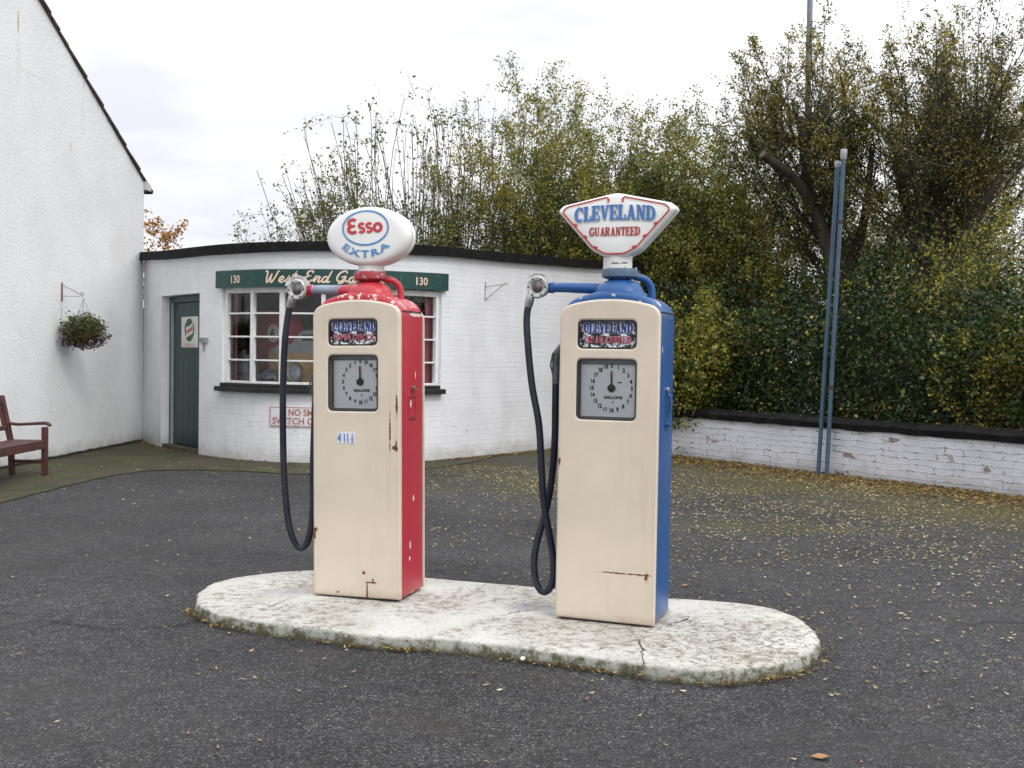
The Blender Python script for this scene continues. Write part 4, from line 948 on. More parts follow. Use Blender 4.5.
def front_y(x,z_,T,rx,rz):
    k=min(.99,math.sqrt((x/rx)**2+(z_/rz)**2))
    for (k0,y0),(k1,y1) in zip(prof,prof[1:]):
        if k0<=k<=k1: return (y0+(y1-y0)*(k-k0)/(k1-k0))*T
    return -.2*T
def fe(u,v,d=0): return (u,front_y(u,v,T,.260,.170)-.003-d,cz+v)
m=MB(); L=arc(-.000,.046,.140,.097,0,360,64); ribbon(m,L,.0105,fe); m.build('oval_ring',SKYL,gp,smooth=0)
m=MB(); ex,ez,hh_=-.098,-.004,.078
def esso(pts,w_): 
    global _j; _j+=1; ribbon(m,[(p[0],p[1]) for p in pts],w_,lambda u,v,j=_j:fe(u*1.17+.012,v*1.06+.014,(j%5)*.0002))
_j=0
zb_=.006; 
esso(arc(-.078,zb_+.052,.021,.018,40,262,12),.017); esso(arc(-.078,zb_+.017,.022,.018,98,330,12),.017); esso([(-.081,zb_+.035),(-.064,zb_+.036)],.013)
for cx_ in (-.030,.010):
    esso(arc(cx_,zb_+.036,.0135,.0115,30,255,10)+arc(cx_,zb_+.0125,.0135,.0115,75,-150,10),.0135)
esso(arc(.055,zb_+.0245,.0185,.0205,0,360,24),.0155)
m.build('brand_lettering',REDL,gp,smooth=0)
m=MB()
def fx(u,v):   # arched below the ring
    a_=u/.22; return fe(-.000+(.22-v)*math.sin(a_),-.122+.22-(.22-v)*math.cos(a_))
add_text(m,'EXTRA',.040,fx,fit=.33,bold=.002,space=1.22)
m.build('grade_lettering',SKYL,gp,smooth=0)
# shield globe
gq=bpy.data.objects.new('globe',None); COL.objects.link(gq); gq.parent=pumpR; gq.location.z=.041; gq.location.x=-.012
sh_pts=[(-.290,.085),(-.262,.112),(0.0,.170),(.262,.112),(.290,.085),(.115,-.118),(.05,-.152),(-.05,-.152),(-.115,-.118)]
shp=rounded(sh_pts,[.03,.03,.12,.03,.03,.10,.08,.08,.10],6)
shp=[(x*1.12,z_*1.06) for x,z_ in shp]
profq=[(.02,-.50),(.5,-.495),(.88,-.485),(.95,-.46),(.985,-.40),(1.0,-.30),(1.0,-.03),(.993,0),(1.0,.03),(1.0,.30),(.985,.40),(.95,.46),(.88,.485),(.5,.495),(.02,.5)]
cq=2.035; Tq=.14
m=MB(); rr=[[(x*k,y*Tq,cq+z_*k) for x,z_ in shp] for k,y in profq]; m.rings(rr); m.build('glass_shell',GLOBE,gq,smooth=50)
MB().lathe([(.078,1.810),(.078,1.87),(.080,1.90)],sy=.8,n=32).build('neck',worn_paint('neck_white',(.76,.76,.73),(.2,.2,.2),None,[((-.0,-.07,1.842),(.03,.05,.006)),((.05,-.06,1.845),(.02,.05,.006))],(),None,.35),gq)
MB().lathe([(.082,1.810),(.082,1.816),(.078,1.817)],sy=.8,n=32).build('neck_band',CHROME,gq)
fq=lambda u,v,d=0:(u,-.5*Tq-.0025-d,cq+v)
m=MB(); inn=[(x*.90,z_*.90+.002) for x,z_ in shp]; n=len(inn)
L=inn+[inn[0]]; apex=max(range(n),key=lambda i:inn[i][1])
# rotate so the gap sits at the apex
L=inn[apex:]+inn[:apex+1]; L=[(.046,.1545)]+[p for p in L if abs(p[0])>.05 or p[1]<0]+[(-.046,.1545)]
ribbon(m,L,.0078,fq)
for sx in (1,-1):
    ribbon(m,[(sx*.046,.152),(sx*.037,.141),(sx*.041,.126)],.009,lambda u,v:fq(u,v,.0004))
    for (x,z_) in ((.222,.0035),(.165,-.060),(.108,-.117)):
        ribbon(m,[(sx*(x+.006),z_+.012),(sx*(x-.014),z_+.004)],.013,lambda u,v:fq(u,v,.0003))
m.build('red_border',simple('border_red',(.50,.05,.045),rough=.4),gq,smooth=0)
m=MB(); slab_text(m,'CLEVELAND',.080,.435,lambda u,v,d=0:fq(u-.000,v*(1-.9*u*u)+.033-.22*u*u-.004,d),1.0); m.build('lettering_shade',SHADOWL,gq,smooth=0)
m=MB(); slab_text(m,'CLEVELAND',.080,.435,lambda u,v,d=0:fq(u-.004,v*(1-.9*u*u)+.035-.22*u*u,d+.0012),1.0); m.build('brand_lettering',BLUEL,gq,smooth=0)
m=MB(); slab_text(m,'GUARANTEED',.047,.275,lambda u,v,d=0:fq(u-.002,v-.050,d),1.0); m.build('grade_lettering',simple('guar_red',(.45,.06,.05),rough=.4),gq,smooth=0)

# ------------------------------------------------------------------ low wall
wA=G(680,457); wB=G(1024,498); wd=(wB-wA).normalized(); wnrm=Vector((wd.y,-wd.x,0))  # towards camera?
if wnrm.y>0: wnrm=-wnrm
W0=wA-wd*2.3; WLn=(wB-W0).length+4.5
def LW(u,z,off=0): p=W0+wd*u+wnrm*off; return Vector((p.x,p.y,z))
lw=tag(bpy.data.objects.new('low_wall',None),'low white painted brick boundary wall with black coping and flaking paint','wall'); COL.objects.link(lw); lw.location=W0
def lb(mb,name,mat,**k): mb.v=[tuple(Vector(p)-W0) for p in mb.v]; return mb.build(name,mat,lw,**k)
t=NT('flaking_brick'); uv=t.n('ShaderNodeUVMap').outputs[0]
br=t.n('ShaderNodeTexBrick'); br.offset=.5; br.inputs['Scale'].default_value=1; br.inputs['Brick Width'].default_value=.235; br.inputs['Row Height'].default_value=.078
br.inputs['Mortar Size'].default_value=.009; br.inputs['Mortar Smooth'].default_value=.5; br.inputs['Color1'].default_value=(1,1,1,1); br.inputs['Color2'].default_value=(0,0,0,1); br.inputs['Mortar'].default_value=(0,0,0,1)
dv=t.n('ShaderNodeTexNoise'); dv.inputs['Scale'].default_value=7; t.l(uv,dv.inputs['Vector'])
ad=t.n('ShaderNodeMix',data_type='RGBA',blend_type='LINEAR_LIGHT'); ad.inputs[0].default_value=.03; t.l(uv,ad.inputs[6]); t.l(dv.outputs['Color'],ad.inputs[7]); t.l(ad.outputs[2],br.inputs['Vector'])
col=t.mix(t.step(t.noise(2,6),.35,.7),(.66,.67,.73),(.57,.58,.63))
mort=t.math('MULTIPLY',br.outputs['Fac'],t.step(t.noise(5.5,6,rough=.85),.53,.58)); col=t.mix(t.math('MULTIPLY',mort,.8),col,(.12,.105,.09))
fl=t.step(t.noise(9,6,rough=.8,sc3=(1,1,1.6)),.64,.65); bc=t.sep(br.outputs['Color'])[0]; fb1=t.math('MULTIPLY',t.step(bc,.93,.97),t.step(t.noise(5,4),.50,.54)); col=t.mix(t.math('MULTIPLY',t.math('MAXIMUM',fl,fb1),.85),col,(.20,.14,.085))
z=t.sep()[2]; dirt=t.math('SUBTRACT',1,t.step(t.math('ADD',z,t.math('MULTIPLY',t.noise(5,5),.3)),.12,.36)); col=t.mix(t.math('MULTIPLY',dirt,.5),col,(.22,.21,.15))
hgt=t.math('ADD',t.math('MULTIPLY',t.math('SUBTRACT',1,br.outputs['Fac']),.45),t.math('MULTIPLY',t.noise(22,6,rough=.65),.9)); hgt=t.math('SUBTRACT',hgt,t.math('MULTIPLY',fl,.5))
FLK=t.fin(col,.7,t.bump(hgt,.9,.012))
mb=MB(); nseg=30; rr=[]
for k in range(nseg+1):
    u=WLn*k/nseg; wv=.012*math.sin(u*1.3); rr.append([LW(u,-.05,wv),LW(u,.61,wv),LW(u,.61,-.22),LW(u,-.05,-.22)])
mb.rings(rr); mb.v=[tuple(Vector(p)-W0) for p in mb.v]; me=mb.mesh('wall',FLK,30); uvset(me,lambda co,i:(co.dot(wd),co.z)); link('brickwork',me,lw)
mb=MB(); rr=[]
for k in range(90):
    u=WLn*k/89; j=lambda a:rnd.uniform(-a,a); rr.append([LW(u,.59+j(.008),.03+j(.008)),LW(u,.665+j(.008),.045+j(.006)),LW(u,.712+j(.008),.0+j(.01)),LW(u,.735+j(.010),-.12),LW(u,.69,-.25),LW(u,.59,-.24)])
mb.rings(rr); lb(mb,'coping',FELT)
# ------------------------------------------------------------------ foliage helpers
def leaf_mesh(name,P,size,mat,rs,tint=None,up=.35,aspect=.55,droop=0):
    P=np.asarray(P,dtype=np.float32); n=len(P)
    d=rs.normal(size=(n,3)); d[:,2]-=droop; d/=np.linalg.norm(d,axis=1)[:,None]
    nn=rs.normal(size=(n,3)); nn[:,2]+=up; sde=np.cross(d,nn); sde/=np.linalg.norm(sde,axis=1)[:,None]+1e-9; nr=np.cross(sde,d)
    L=size*rs.uniform(.6,1.35,size=(n,1)); wdt=L*aspect*.5
    v=np.empty((n,4,3),dtype=np.float32)
    v[:,0]=P; v[:,1]=P+d*L*.5+sde*wdt+nr*L*.10; v[:,2]=P+d*L; v[:,3]=P+d*L*.5-sde*wdt+nr*L*.10
    me=bpy.data.meshes.new(name); me.vertices.add(n*4); me.vertices.foreach_set('co',v.ravel())
    me.loops.add(n*4); me.loops.foreach_set('vertex_index',np.arange(n*4,dtype=np.int32)); me.polygons.add(n)
    me.polygons.foreach_set('loop_start',np.arange(0,n*4,4,dtype=np.int32)); me.polygons.foreach_set('loop_total',np.full(n,4,dtype=np.int32)); 
    if tint is None: tint=rs.uniform(0,1,n)
    a=me.attributes.new('tint','FLOAT','POINT'); a.data.foreach_set('value',np.repeat(np.clip(tint,0,1),4).astype(np.float32))
    me.update(); me.validate(); me.materials.append(mat); return me
def seg_mesh(name,segs,mat,sides=4):
    A=np.array([s[0] for s in segs],dtype=np.float32); B=np.array([s[1] for s in segs],dtype=np.float32); ra=np.array([s[2] for s in segs])[:,None]; rb=np.array([s[3] for s in segs])[:,None]
    t=B-A; t/=np.linalg.norm(t,axis=1)[:,None]+1e-9; ref=np.where(np.abs(t[:,2:3])<.9,np.array([[0,0,1.]]),np.array([[1.,0,0]])); u=np.cross(t,ref); u/=np.linalg.norm(u,axis=1)[:,None]; w_=np.cross(t,u)
    n=len(A); k=sides; v=np.empty((n,2*k,3),dtype=np.float32)
    for i in range(k):
        c,s=math.cos(2*PI*i/k),math.sin(2*PI*i/k); v[:,i]=A+(u*c+w_*s)*ra; v[:,k+i]=B+(u*c+w_*s)*rb
    idx=[]
    for i in range(k): idx.append([i,(i+1)%k,k+(i+1)%k,k+i])
    idx=np.array(idx,dtype=np.int32).ravel(); li=(np.arange(n,dtype=np.int32)[:,None]*2*k+idx[None]).ravel()
    me=bpy.data.meshes.new(name); me.vertices.add(n*2*k); me.vertices.foreach_set('co',v.ravel()); me.loops.add(len(li)); me.loops.foreach_set('vertex_index',li)
    me.polygons.add(n*k); me.polygons.foreach_set('loop_start',np.arange(0,n*k*4,4,dtype=np.int32)); me.polygons.foreach_set('loop_total',np.full(n*k,4,dtype=np.int32))
    me.update(); me.validate(); me.shade_smooth(); me.materials.append(mat); return me
def perp(rs,d,ang):
    a=Vector(rs.normal(size=3)); a=(a-d*a.dot(d)).normalized(); return (d*math.cos(ang)+a*math.sin(ang)).normalized()
def grow(rs,segs,leaves,p,d,L,r,lv,cfg):
    n=cfg['n'][lv]; step=L/n; d=Vector(d).normalized(); p=Vector(p)
    for i in range(n):
        t_=(i+1)/n
        d=(d+Vector(rs.normal(size=3))*cfg['wig'][lv]+Vector((0,0,cfg['up'][lv]))).normalized()
        q=p+d*step; tp_=cfg.get('taper',.8); r0=r*(1-tp_*i/n); r1=r*(1-tp_*t_); segs.append((tuple(p),tuple(q),r0,r1))
        if lv<len(cfg['n'])-1:
            if t_>cfg['start'][lv]:
                for _ in range(cfg['k'][lv] if rs.random()<cfg.get('pk',1) else 0):
                    grow(rs,segs,leaves,p.lerp(q,rs.random()),perp(rs,d,cfg['ang'][lv]*rs.uniform(.6,1.3)),L*cfg['ratio'][lv]*(1.15-.75*t_)*rs.uniform(.6,1.2),max(r1*.6,.003),lv+1,cfg)
        if lv>=cfg['leaf_lv'] and t_>cfg.get('leaf_start',0):
            for _ in range(cfg['leaves']):
                if rs.random()<cfg.get('lp',1): leaves.append(tuple(p.lerp(q,rs.random())+Vector(rs.normal(size=3))*cfg['jit']))
        p=q
def treething(name,base,label,cat,segs_trunk,segs,leaves,leafsize,leafmat,rs,group=None,tintf=None,barkmat=None,twigmat=None,**lk):
    o=empty(name,base,0,label,cat,group); b=np.array(base)
    def sh(S): return [(tuple(np.array(a)-b),tuple(np.array(c)-b),r0,r1) for a,c,r0,r1 in S]
    if segs_trunk: link('trunk',seg_mesh('trunk',sh(segs_trunk),barkmat or BARK,10),o)
    if segs: link('branches',seg_mesh('branches',sh(segs),twigmat or TWIG,3),o)
    P=np.array(leaves); 
    tn=tintf(P,rs) if tintf else rs.uniform(0,1,len(P))
    link('crown',leaf_mesh('crown',P-b,leafsize,leafmat,rs,tn,**lk),o)
    return o
YEL=(.36,.29,.04); OLV=(.15,.15,.03); GRN=(.07,.10,.022); DGR=(.03,.05,.014); BRN=(.13,.075,.025); ORG=(.42,.18,.03)
LM_OL=leafm('olive_leaves',[(0,DGR),(.15,GRN),(.42,(.17,.19,.035)),(.72,(.30,.28,.05)),(.90,(.42,.36,.06)),(.98,(.46,.34,.05)),(1,BRN)])
LM_CANE=leafm('cane_leaves',[(0,GRN),(.4,(.10,.14,.03)),(.8,(.22,.22,.05)),(1,(.36,.29,.06))])
LM_TREE=leafm('autumn_leaves',[(0,DGR),(.3,(.045,.055,.014)),(.5,(.15,.14,.028)),(.72,(.32,.27,.045)),(.9,(.46,.36,.06)),(1,BRN)])
LM_IVY=leafm('ivy_leaves',[(0,(.008,.016,.006)),(.35,(.016,.036,.010)),(.7,(.042,.076,.020)),(.86,(.10,.14,.035)),(.92,(.27,.25,.04)),(1,(.46,.33,.04))],.25,.35)
LM_GOLD=leafm('golden_leaves',[(0,(.06,.09,.02)),(.35,(.16,.17,.03)),(.7,(.36,.30,.05)),(1,(.48,.36,.06))])
LM_ORG=leafm('orange_leaves',[(0,(.3,.12,.02)),(.6,ORG),(1,(.5,.27,.05))])
CANEB=barkm('cane_bark',(.17,.11,.085),(.10,.065,.05))
# ------------------------------------------------------------------ canes behind garage
def at(px,Y,z): return Vector(((AT(px,356,Y)).x,Y,z))
rs=np.random.default_rng(3)
segs=[];lv=[]
for i in range(150):
    px=rs.uniform(340,505); Y=rs.uniform(20.0,21.6); b=at(px,Y,rs.uniform(0,.5)); fr=(px-430)/80
    cfgc=dict(n=[12,3],wig=[.05,.2],up=[-.008,.1],start=[.35],k=[1],ang=[.8],ratio=[.11],leaf_lv=1,leaves=1,jit=.04,pk=.42,taper=.66)
    topy=128+60*abs((px-445)/95)**2*(1 if px<445 else .4)+rs.uniform(-22,60); z=1.45+(355-topy)*Y/F
    lean=Vector((fr*.12+rs.normal()*.04-(.10*max(0,(410-px)/70)),rs.normal()*.06,1)); L=z*1.0
    k0=len(segs); grow(rs,segs,lv,b,lean,L,.017,0,cfgc)
    tip=Vector(max(segs[k0:],key=lambda q:q[1][2])[1])
    if rs.random()<.6:
        for _ in range(2): grow(rs,segs,lv,tip,Vector(rs.normal(size=3))*.8+Vector((0,0,.6)),rs.uniform(.2,.5),.005,1,cfgc)
        lv+=[tuple(tip+Vector(rs.normal(size=3))*.10) for _ in range(4)]
treething('cane_shrub',at(430,20.8,0),'tall shrub of thin upright bare canes with sparse leafy tips behind the garage roof','shrub',None,segs,lv,.08,LM_CANE,rs,'shrubs and trees behind the garage and wall',twigmat=CANEB)
def clumpcloud(rs,box,nc,per,rad,dens=None):
    (x0,x1),(y0,y1),(z0,z1)=box; c=np.stack([rs.uniform(x0,x1,nc),rs.uniform(y0,y1,nc),rs.uniform(z0,z1,nc)],1)
    if dens is not None: c=c[dens(c)]
    n=len(c); p=np.repeat(c,per,0); r=rs.normal(size=p.shape)*rad*np.repeat(rs.uniform(.5,1.4,(n,1)),per,0); return p+r, np.repeat(rs.uniform(0,1,n),per)
def tint_clump(tc,rs,a=.6): return a*tc+(1-a)*rs.uniform(0,1,len(tc))
# leafy skirt of the cane shrub and rounded small shrub at left
def multistem(name,label,px0,px1,Y,topf,nst,leafsize,mat,seed,per=3,spread=.25,lp=1.0,lv1k=2,r=.014,dep=.9,tf=None):
    rs=np.random.default_rng(seed); segs=[]; lv=[]
    cfg=dict(n=[9,5,3],wig=[.11,.2,.28],up=[.035,.06,.02],start=[.22,.1],k=[lv1k,2],ang=[.85,.85],ratio=[.32,.55],leaf_lv=1,leaves=per,jit=.045,lp=lp,pk=.9)
    cx=(px0+px1)/2
    for i in range(nst):
        px=rs.uniform(px0,px1); y=Y+rs.uniform(-dep,dep)*.7
        b=at(cx+(px-cx)*.45,y,0); top=at(px,y,1.45+(355-topf(px)+rs.uniform(-4,30)+rs.normal()*6-(0 if rs.random()<.35 else rs.uniform(0,110)))*y/F)
        v=top-b; grow(rs,segs,lv,b,v.normalized()+Vector((rs.normal()*.04,rs.normal()*.1,0)),v.length*1.0,r,0,cfg)
    return treething(name,at(cx,Y,0),label,'shrub',None,segs,lv,leafsize,mat,rs,'shrubs and trees behind the garage and wall',tintf=tf)
def tf_soft(P,rs):
    c=np.sin(P[:,0]*2.1+P[:,2]*1.3)*np.cos(P[:,2]*2.7-P[:,1]*1.1+P[:,0]); return np.clip(.56+.24*c+rs.normal(size=len(P))*.2,0,1)
multistem('arching_shrub','small arching green shrub showing over the garage roof at the far left end',285,350,20.9,lambda p:236-44*math.exp(-((p-335)/26)**2),34,.055,LM_CANE,11,per=2,lp=.8)
multistem('leafy_shrub','low yellowish green leafy shrub at the foot of the tall bare canes',350,500,20.5,lambda p:206+12*math.sin(p/13)-12*(p>440),50,.058,LM_CANE,12,per=2,lp=.8)
multistem('thicket_shrub','tallest olive and yellow autumn shrub, just right of the bare canes',495,580,20.6,lambda p:92+55*((p-545)/40)**2,56,.055,LM_OL,13,lp=.85,tf=tf_soft)
multistem('thicket_shrub','dense olive and yellow autumn shrub behind the shield-shaped globe',570,655,20.3,lambda p:125+16*math.sin(p/9),64,.055,LM_OL,14,lp=.85,tf=tf_soft)
multistem('thicket_shrub','paler yellow autumn shrub just right of the shield-shaped globe',640,730,19.6,lambda p:146+14*math.cos((p-670)/14),66,.055,LM_OL,15,lp=.85,tf=tf_soft)
multistem('thicket_shrub','thin low olive shrub in the gap left of the pollarded trees',715,790,19.0,lambda p:176+14*math.sin(p/8),48,.052,LM_OL,16,lp=.8,tf=tf_soft)
multistem('thicket_shrub','dark olive shrub standing behind the two pollarded trees',780,1060,19.5,lambda p:200+14*math.sin(p/12),95,.055,LM_OL,17,lp=.85,tf=tf_soft)
# orange tree left
multistem('orange_shrub','orange leaved shrub showing above the far left end of the garage roof',122,146,24.0,lambda p:226+abs(p-134)*.8,10,.085,LM_ORG,18,per=2)
# ------------------------------------------------------------------ pollarded trees
def limb(path,r0,r1,n=5):
    P=spline(path,n); m=len(P)-1; return [(tuple(P[i]),tuple(P[i+1]+(P[i+1]-P[i])*.15),r0+(r1-r0)*i/m,r0+(r1-r0)*(i+1)/m) for i in range(m)]
def capd(S,mat,o,base): 
    mb=MB()
    for s in S: 
        a=Vector(s[0]); b=Vector(s[1]); mb.tube([b-(b-a).normalized()*.01,b+(b-a).normalized()*.012],s[3]*1.02,10)
    mb.v=[tuple(Vector(p)-base) for p in mb.v]; mb.build('cut_face',mat,o)
CUT=simple('cut_wood',(.16,.12,.08),(.07,.05,.035),.9)
def pollard(label,Y,paths,cuts,shoots,seed,topf,ls=.046,per=1,lp=.66):
    rs=np.random.default_rng(seed); tr=[]; 
    conv=lambda L:[AT(x,y,Y+dy) for x,y,dy in L]
    ends=[]
    for (L,r0,r1) in paths: S=limb(conv(L),r0,r1); tr+=S; ends.append(S[-1])
    segs=[];lv=[]
    cfg=dict(n=[10,5,4],wig=[.09,.18,.25],up=[.08,.07,.03],start=[.12,.1],k=[2,2],ang=[.65,.7],ratio=[.30,.5],leaf_lv=1,leaves=per,jit=.035,lp=lp,leaf_start=.1,pk=1)
    for (px0,px1,y0,y1,n_) in shoots:
        for i in range(n_):
            px=rs.uniform(px0,px1); t_=rs.random(); src=tr[rs.integers(0,len(tr))]
            yb=rs.uniform(y0,y1); yy=Y+rs.normal()*.6; b=Vector(src[0]) 
            if b.z<2.2: b.z=rs.uniform(2.2,3.6)
            tp=topf(px)+abs(rs.normal())*40*(1 if rs.random()<.6 else 2.2)
            fb_=(1 if rs.random()<.70 or px<785 or 915<px<958 else -1)*abs(rs.normal()); b.y+=fb_*.25; top=AT(px,tp,Y+fb_*1.0); v=top-b
            d=v.normalized(); d=(d+Vector((d.x*.6,rs.normal()*.25,-.25))).normalized()
            grow(rs,segs,lv,b,d,v.length*1.0,.02,0,cfg)
    base=AT(paths[0][0][0][0],paths[0][0][0][1],Y); base.z=0
    o=treething('pollarded_tree',tuple(base),label,'tree',tr,segs,lv,ls,LM_TREE,rs,'shrubs and trees behind the garage and wall',tintf=tf_soft)
    if cuts: capd([ends[i] for i in cuts],CUT,o,base)
    return o
pollard('pollarded tree behind the blue poles with one sawn limb poking out to the left',17.2,
 [([(838,440,0),(836,330,0),(832,260,0),(812,200,0),(800,120,.1)],.20,.06),([(828,240,0),(800,186,-.2),(764,155,-.5)],.10,.065),([(834,300,0),(862,230,.3),(872,150,.4)],.11,.04)],[1],
 [(752,905,200,330,56)],21,lambda p:20+ (55*((p-815)/65)**2 if p<815 else 55*((p-815)/75)**2 if p<890 else 80))
pollard('large pollarded tree at the right with thick upright trunk sawn flat on top',16.4,
 [([(930,440,0),(932,330,0),(936,240,0),(936,160,0),(938,100,0)],.20,.14),([(925,330,0),(958,250,-.3),(1000,178,-.7)],.13,.06),([(930,300,0),(905,200,.2),(893,150,.2)],.10,.055),([(935,260,0),(975,190,.3),(990,120,.4)],.10,.03)],[0,2],
 [(862,1075,120,330,84)],22,lambda p:8+ (75*((p-930)/75)**2 if p<930 else 12*((p-930)/60)**2))
# ------------------------------------------------------------------ undergrowth behind the wall
rs=np.random.default_rng(31)
L0=.9; L1=WLn
def ug(nc,per,rad,z0f,z1f,d0,d1,seed):
    rs=np.random.default_rng(seed); u=rs.uniform(L0,L1,nc); d=rs.uniform(d0,d1,nc); zt=z1f(u,d); z=z0f+(zt-z0f)*rs.random(nc)**.9
    c=np.stack([W0.x+wd.x*u-wnrm.x*d,W0.y+wd.y*u-wnrm.y*d,z],1)
    p=np.repeat(c,per,0); n=len(c); p=p+rs.normal(size=p.shape)*rad*np.repeat(rs.uniform(.5,1.5,(n,1)),per,0)
    # keep behind the wall face
    dd=-( (p[:,0]-W0.x)*wnrm.x+(p[:,1]-W0.y)*wnrm.y); ok=(dd>.16)|((p[:,2]>.72)&(dd>-.02)); 
    tc=np.repeat(rs.uniform(0,1,n),per); return p[ok],tc[ok],np.repeat(rs.random(n),per)[ok]
ztop=lambda u,d:2.05+.4*np.sin(u*1.7)+.3*np.sin(u*3.9+1)+d*.4
p1,t1,g1=ug(2100,34,.10,.55,ztop,.12,1.9,41)
tn=np.clip(-.06+.90*(t1*.7+.3*np.random.default_rng(5).random(len(t1))),0,1); q=np.random.default_rng(6).random(len(t1)); tn=np.where((q<.045+.30*(g1<.09)),.9+.1*q*4,tn)
p2,t2,g2=ug(900,34,.15,.3,lambda u,d:2.5+.3*np.sin(u*1.3),1.9,3.2,43); p1=np.concatenate([p1,p2]); tn=np.concatenate([tn,np.clip(t2*.8,0,.85)])
rs=np.random.default_rng(42)
me=leaf_mesh('undergrowth',p1,.052,LM_IVY,rs,tn,up=1.2,aspect=.75,droop=.5)
ugo=link('undergrowth',me); ugo['kind']='stuff'; tag(ugo,'dark green ivy and bramble undergrowth with scattered yellow leaves filling the bank behind the low wall','undergrowth')
# bramble stems
segs=[]
for i in range(260):
    u=rs.uniform(L0,L1); d=rs.uniform(.9,1.9); b=Vector(tuple(W0+wd*u-wnrm*d)); b.z=.1
    grow(rs,segs,[],b,Vector((rs.normal()*.15,.15+rs.normal()*.15,1)),rs.uniform(1.3,2.7),.012,0,dict(n=[8,3],wig=[.13,.2],up=[0,0],start=[.3],k=[1],ang=[.8],ratio=[.3],leaf_lv=5,leaves=0,jit=0))
o=link('bramble_stems',seg_mesh('bramble_stems',segs,TWIG,3)); o['kind']='stuff'; tag(o,'tangled brown bramble stems among the ivy behind the low wall','stems')
# individual bushes in the bank
def bush(name,px,py,Y,rx,rz,n,mat,label,seed,ls=.06,ry=.5):
    rs=np.random.default_rng(seed); c=AT(px,py,Y); segs=[];base=Vector((c.x,c.y,0)); lv=[]
    cfg=dict(n=[6,4],wig=[.12,.2],up=[.0,-.02],start=[.25],k=[3],ang=[.8],ratio=[.42],leaf_lv=1,leaves=5,jit=.04)
    for i in range(n):
        a=rs.normal(size=3); a/=np.linalg.norm(a); rr_=rs.random()**.4; top=Vector((c.x+a[0]*rx*rr_,c.y+a[1]*ry*rr_,c.z+a[2]*rz*rr_)); v=top-base
        grow(rs,segs,lv,base,v.normalized(),v.length,.012,0,cfg)
    return treething(name,tuple(base),label,'shrub',None,segs,lv,ls,mat,rs,'shrubs and trees behind the garage and wall',up=.8,aspect=.65)
bush('golden_bush',694,345,16.1,.5,1.0,60,LM_OL,'yellow leaved bush hanging over the low wall right beside the blue pump',51)
bush('golden_bush',1008,340,12.6,.38,.24,16,LM_GOLD,'bright golden bush over the low wall at the right edge',52,ls=.045,ry=.3)
bush('leafy_bush',985,235,14.6,.7,.5,34,LM_OL,'olive green bush in front of the right pollarded tree',53,ls=.05)
# ------------------------------------------------------------------ poles
POLE=simple('blue_pole_paint',(.05,.105,.16),(.04,.08,.125),.5,ns=6); CAPM=simple('galvanised_cap',(.34,.34,.36),(.25,.25,.27),.6)
def pole(bpx,tpx,r,label,caph,side):
    b=G(*bpx)+Vector((0,0,0)); tp=AT(tpx[0],tpx[1],b.y+.04)
    o=empty('vent_pole',b,0,label,'pole'); v=tp-b
    MB().tube([Vector((0,0,-.03)),v*.35,v*.7,v],r,12).build('pole',POLE,o)
    e=v.normalized(); MB().tube([v-e*.02,v+e*.01,v+e*caph,v+e*(caph+.01)],[r*1.15,r*1.5,r*1.5,r*1.2],12).build('pole_cap',CAPM,o)
    if side:
        for f in (.28,.8): q=v*f; MB().tube([q-e*.02,q+e*.02],r*1.35,10).build('clip',BLACK,o)
    return o
pole((818,475),(837.5,166),.027,'slightly shorter left one of two thin blue poles, with small grey cap',.05,0)
pole((826.5,476),(843.5,158),.028,'taller right one of two thin blue poles by the low wall, with pale cap',.10,1)
b=AT(802,356,23.5); b.z=0; o=empty('metal_post',b,0,'tall slim grey metal post rising above the trees behind the left pollarded tree','post')
MB().tube([(0,0,0),(0,0,2.0),(0,0,11.5)],[.09,.075,.06],12).build('shaft',simple('post_grey',(.22,.25,.29),rough=.5),o); MB().lathe([(.16,0),(.16,.05),(.1,.07),(.09,.1)]).build('base_plate',GREYPAINT,o)
# wire hanging on the wall
q=G(809,472); u=[AT(x,y,q.y+.1) for x,y in ((806,418),(803,424),(806,440),(812,460),(816,470))]; o=MB().tube([p-u[0] for p in spline(u,5)],.006,5).build('loose_wire',simple('wire_pale',(.3,.28,.25))); o.location=u[0]; tag(o,'thin pale loose wire hanging down the low wall beside the blue poles','wire')
# ------------------------------------------------------------------ brackets and basket
bp=HG(14.35,AT(61.5,292,14.35).z,.0)
br_=empty('basket_bracket',bp,math.atan2(gn.y,gn.x),'rusty triangular bracket on the white house wall holding the hanging basket','wall bracket'); bracket(br_,.28,.25,RUSTY)
s=s_at(485,2.3); p,nrm,tg=wl(s); bz=AT(485,291,p.y).z; b2=empty('basket_bracket',Vector((p.x,p.y,bz)),math.atan2(nrm.y,nrm.x)+.75,'empty thin metal bracket on the white garage wall between the two pumps','wall bracket')
MB().box(-.005,.006,-.01,.01,-.15,.13).build('back_plate',RUSTY,b2); MB().tube([(0,0,-.13),(.2,0,.04),(.29,0,.12)],.006,6).build('brace',RUSTY,b2); MB().tube([(0,0,.06),(.28,0,.10),(.31,0,.13),(.33,0,.10),(.31,0,.08)],.005,6).build('arm',RUSTY,b2)
hk=bp+gn*.30; bc_=Vector((hk.x,hk.y,AT(84,331,hk.y).z))
rs=np.random.default_rng(61); bk=empty('hanging_basket',bc_,0,'bushy hanging flower basket with green leaves and violet flowers on the house wall','hanging basket')
MB().lathe([(.001,-.17),(.08,-.155),(.14,-.10),(.17,-.02),(.175,.0),(.16,0),(.001,-.02)]).build('basket',simple('basket_liner',(.05,.035,.02),rough=.95),bk)
m=MB(); top=Vector((0,0,hk.z-bc_.z-.02+.0)); top=Vector((0,0,AT(84,298,hk.y).z-bc_.z))
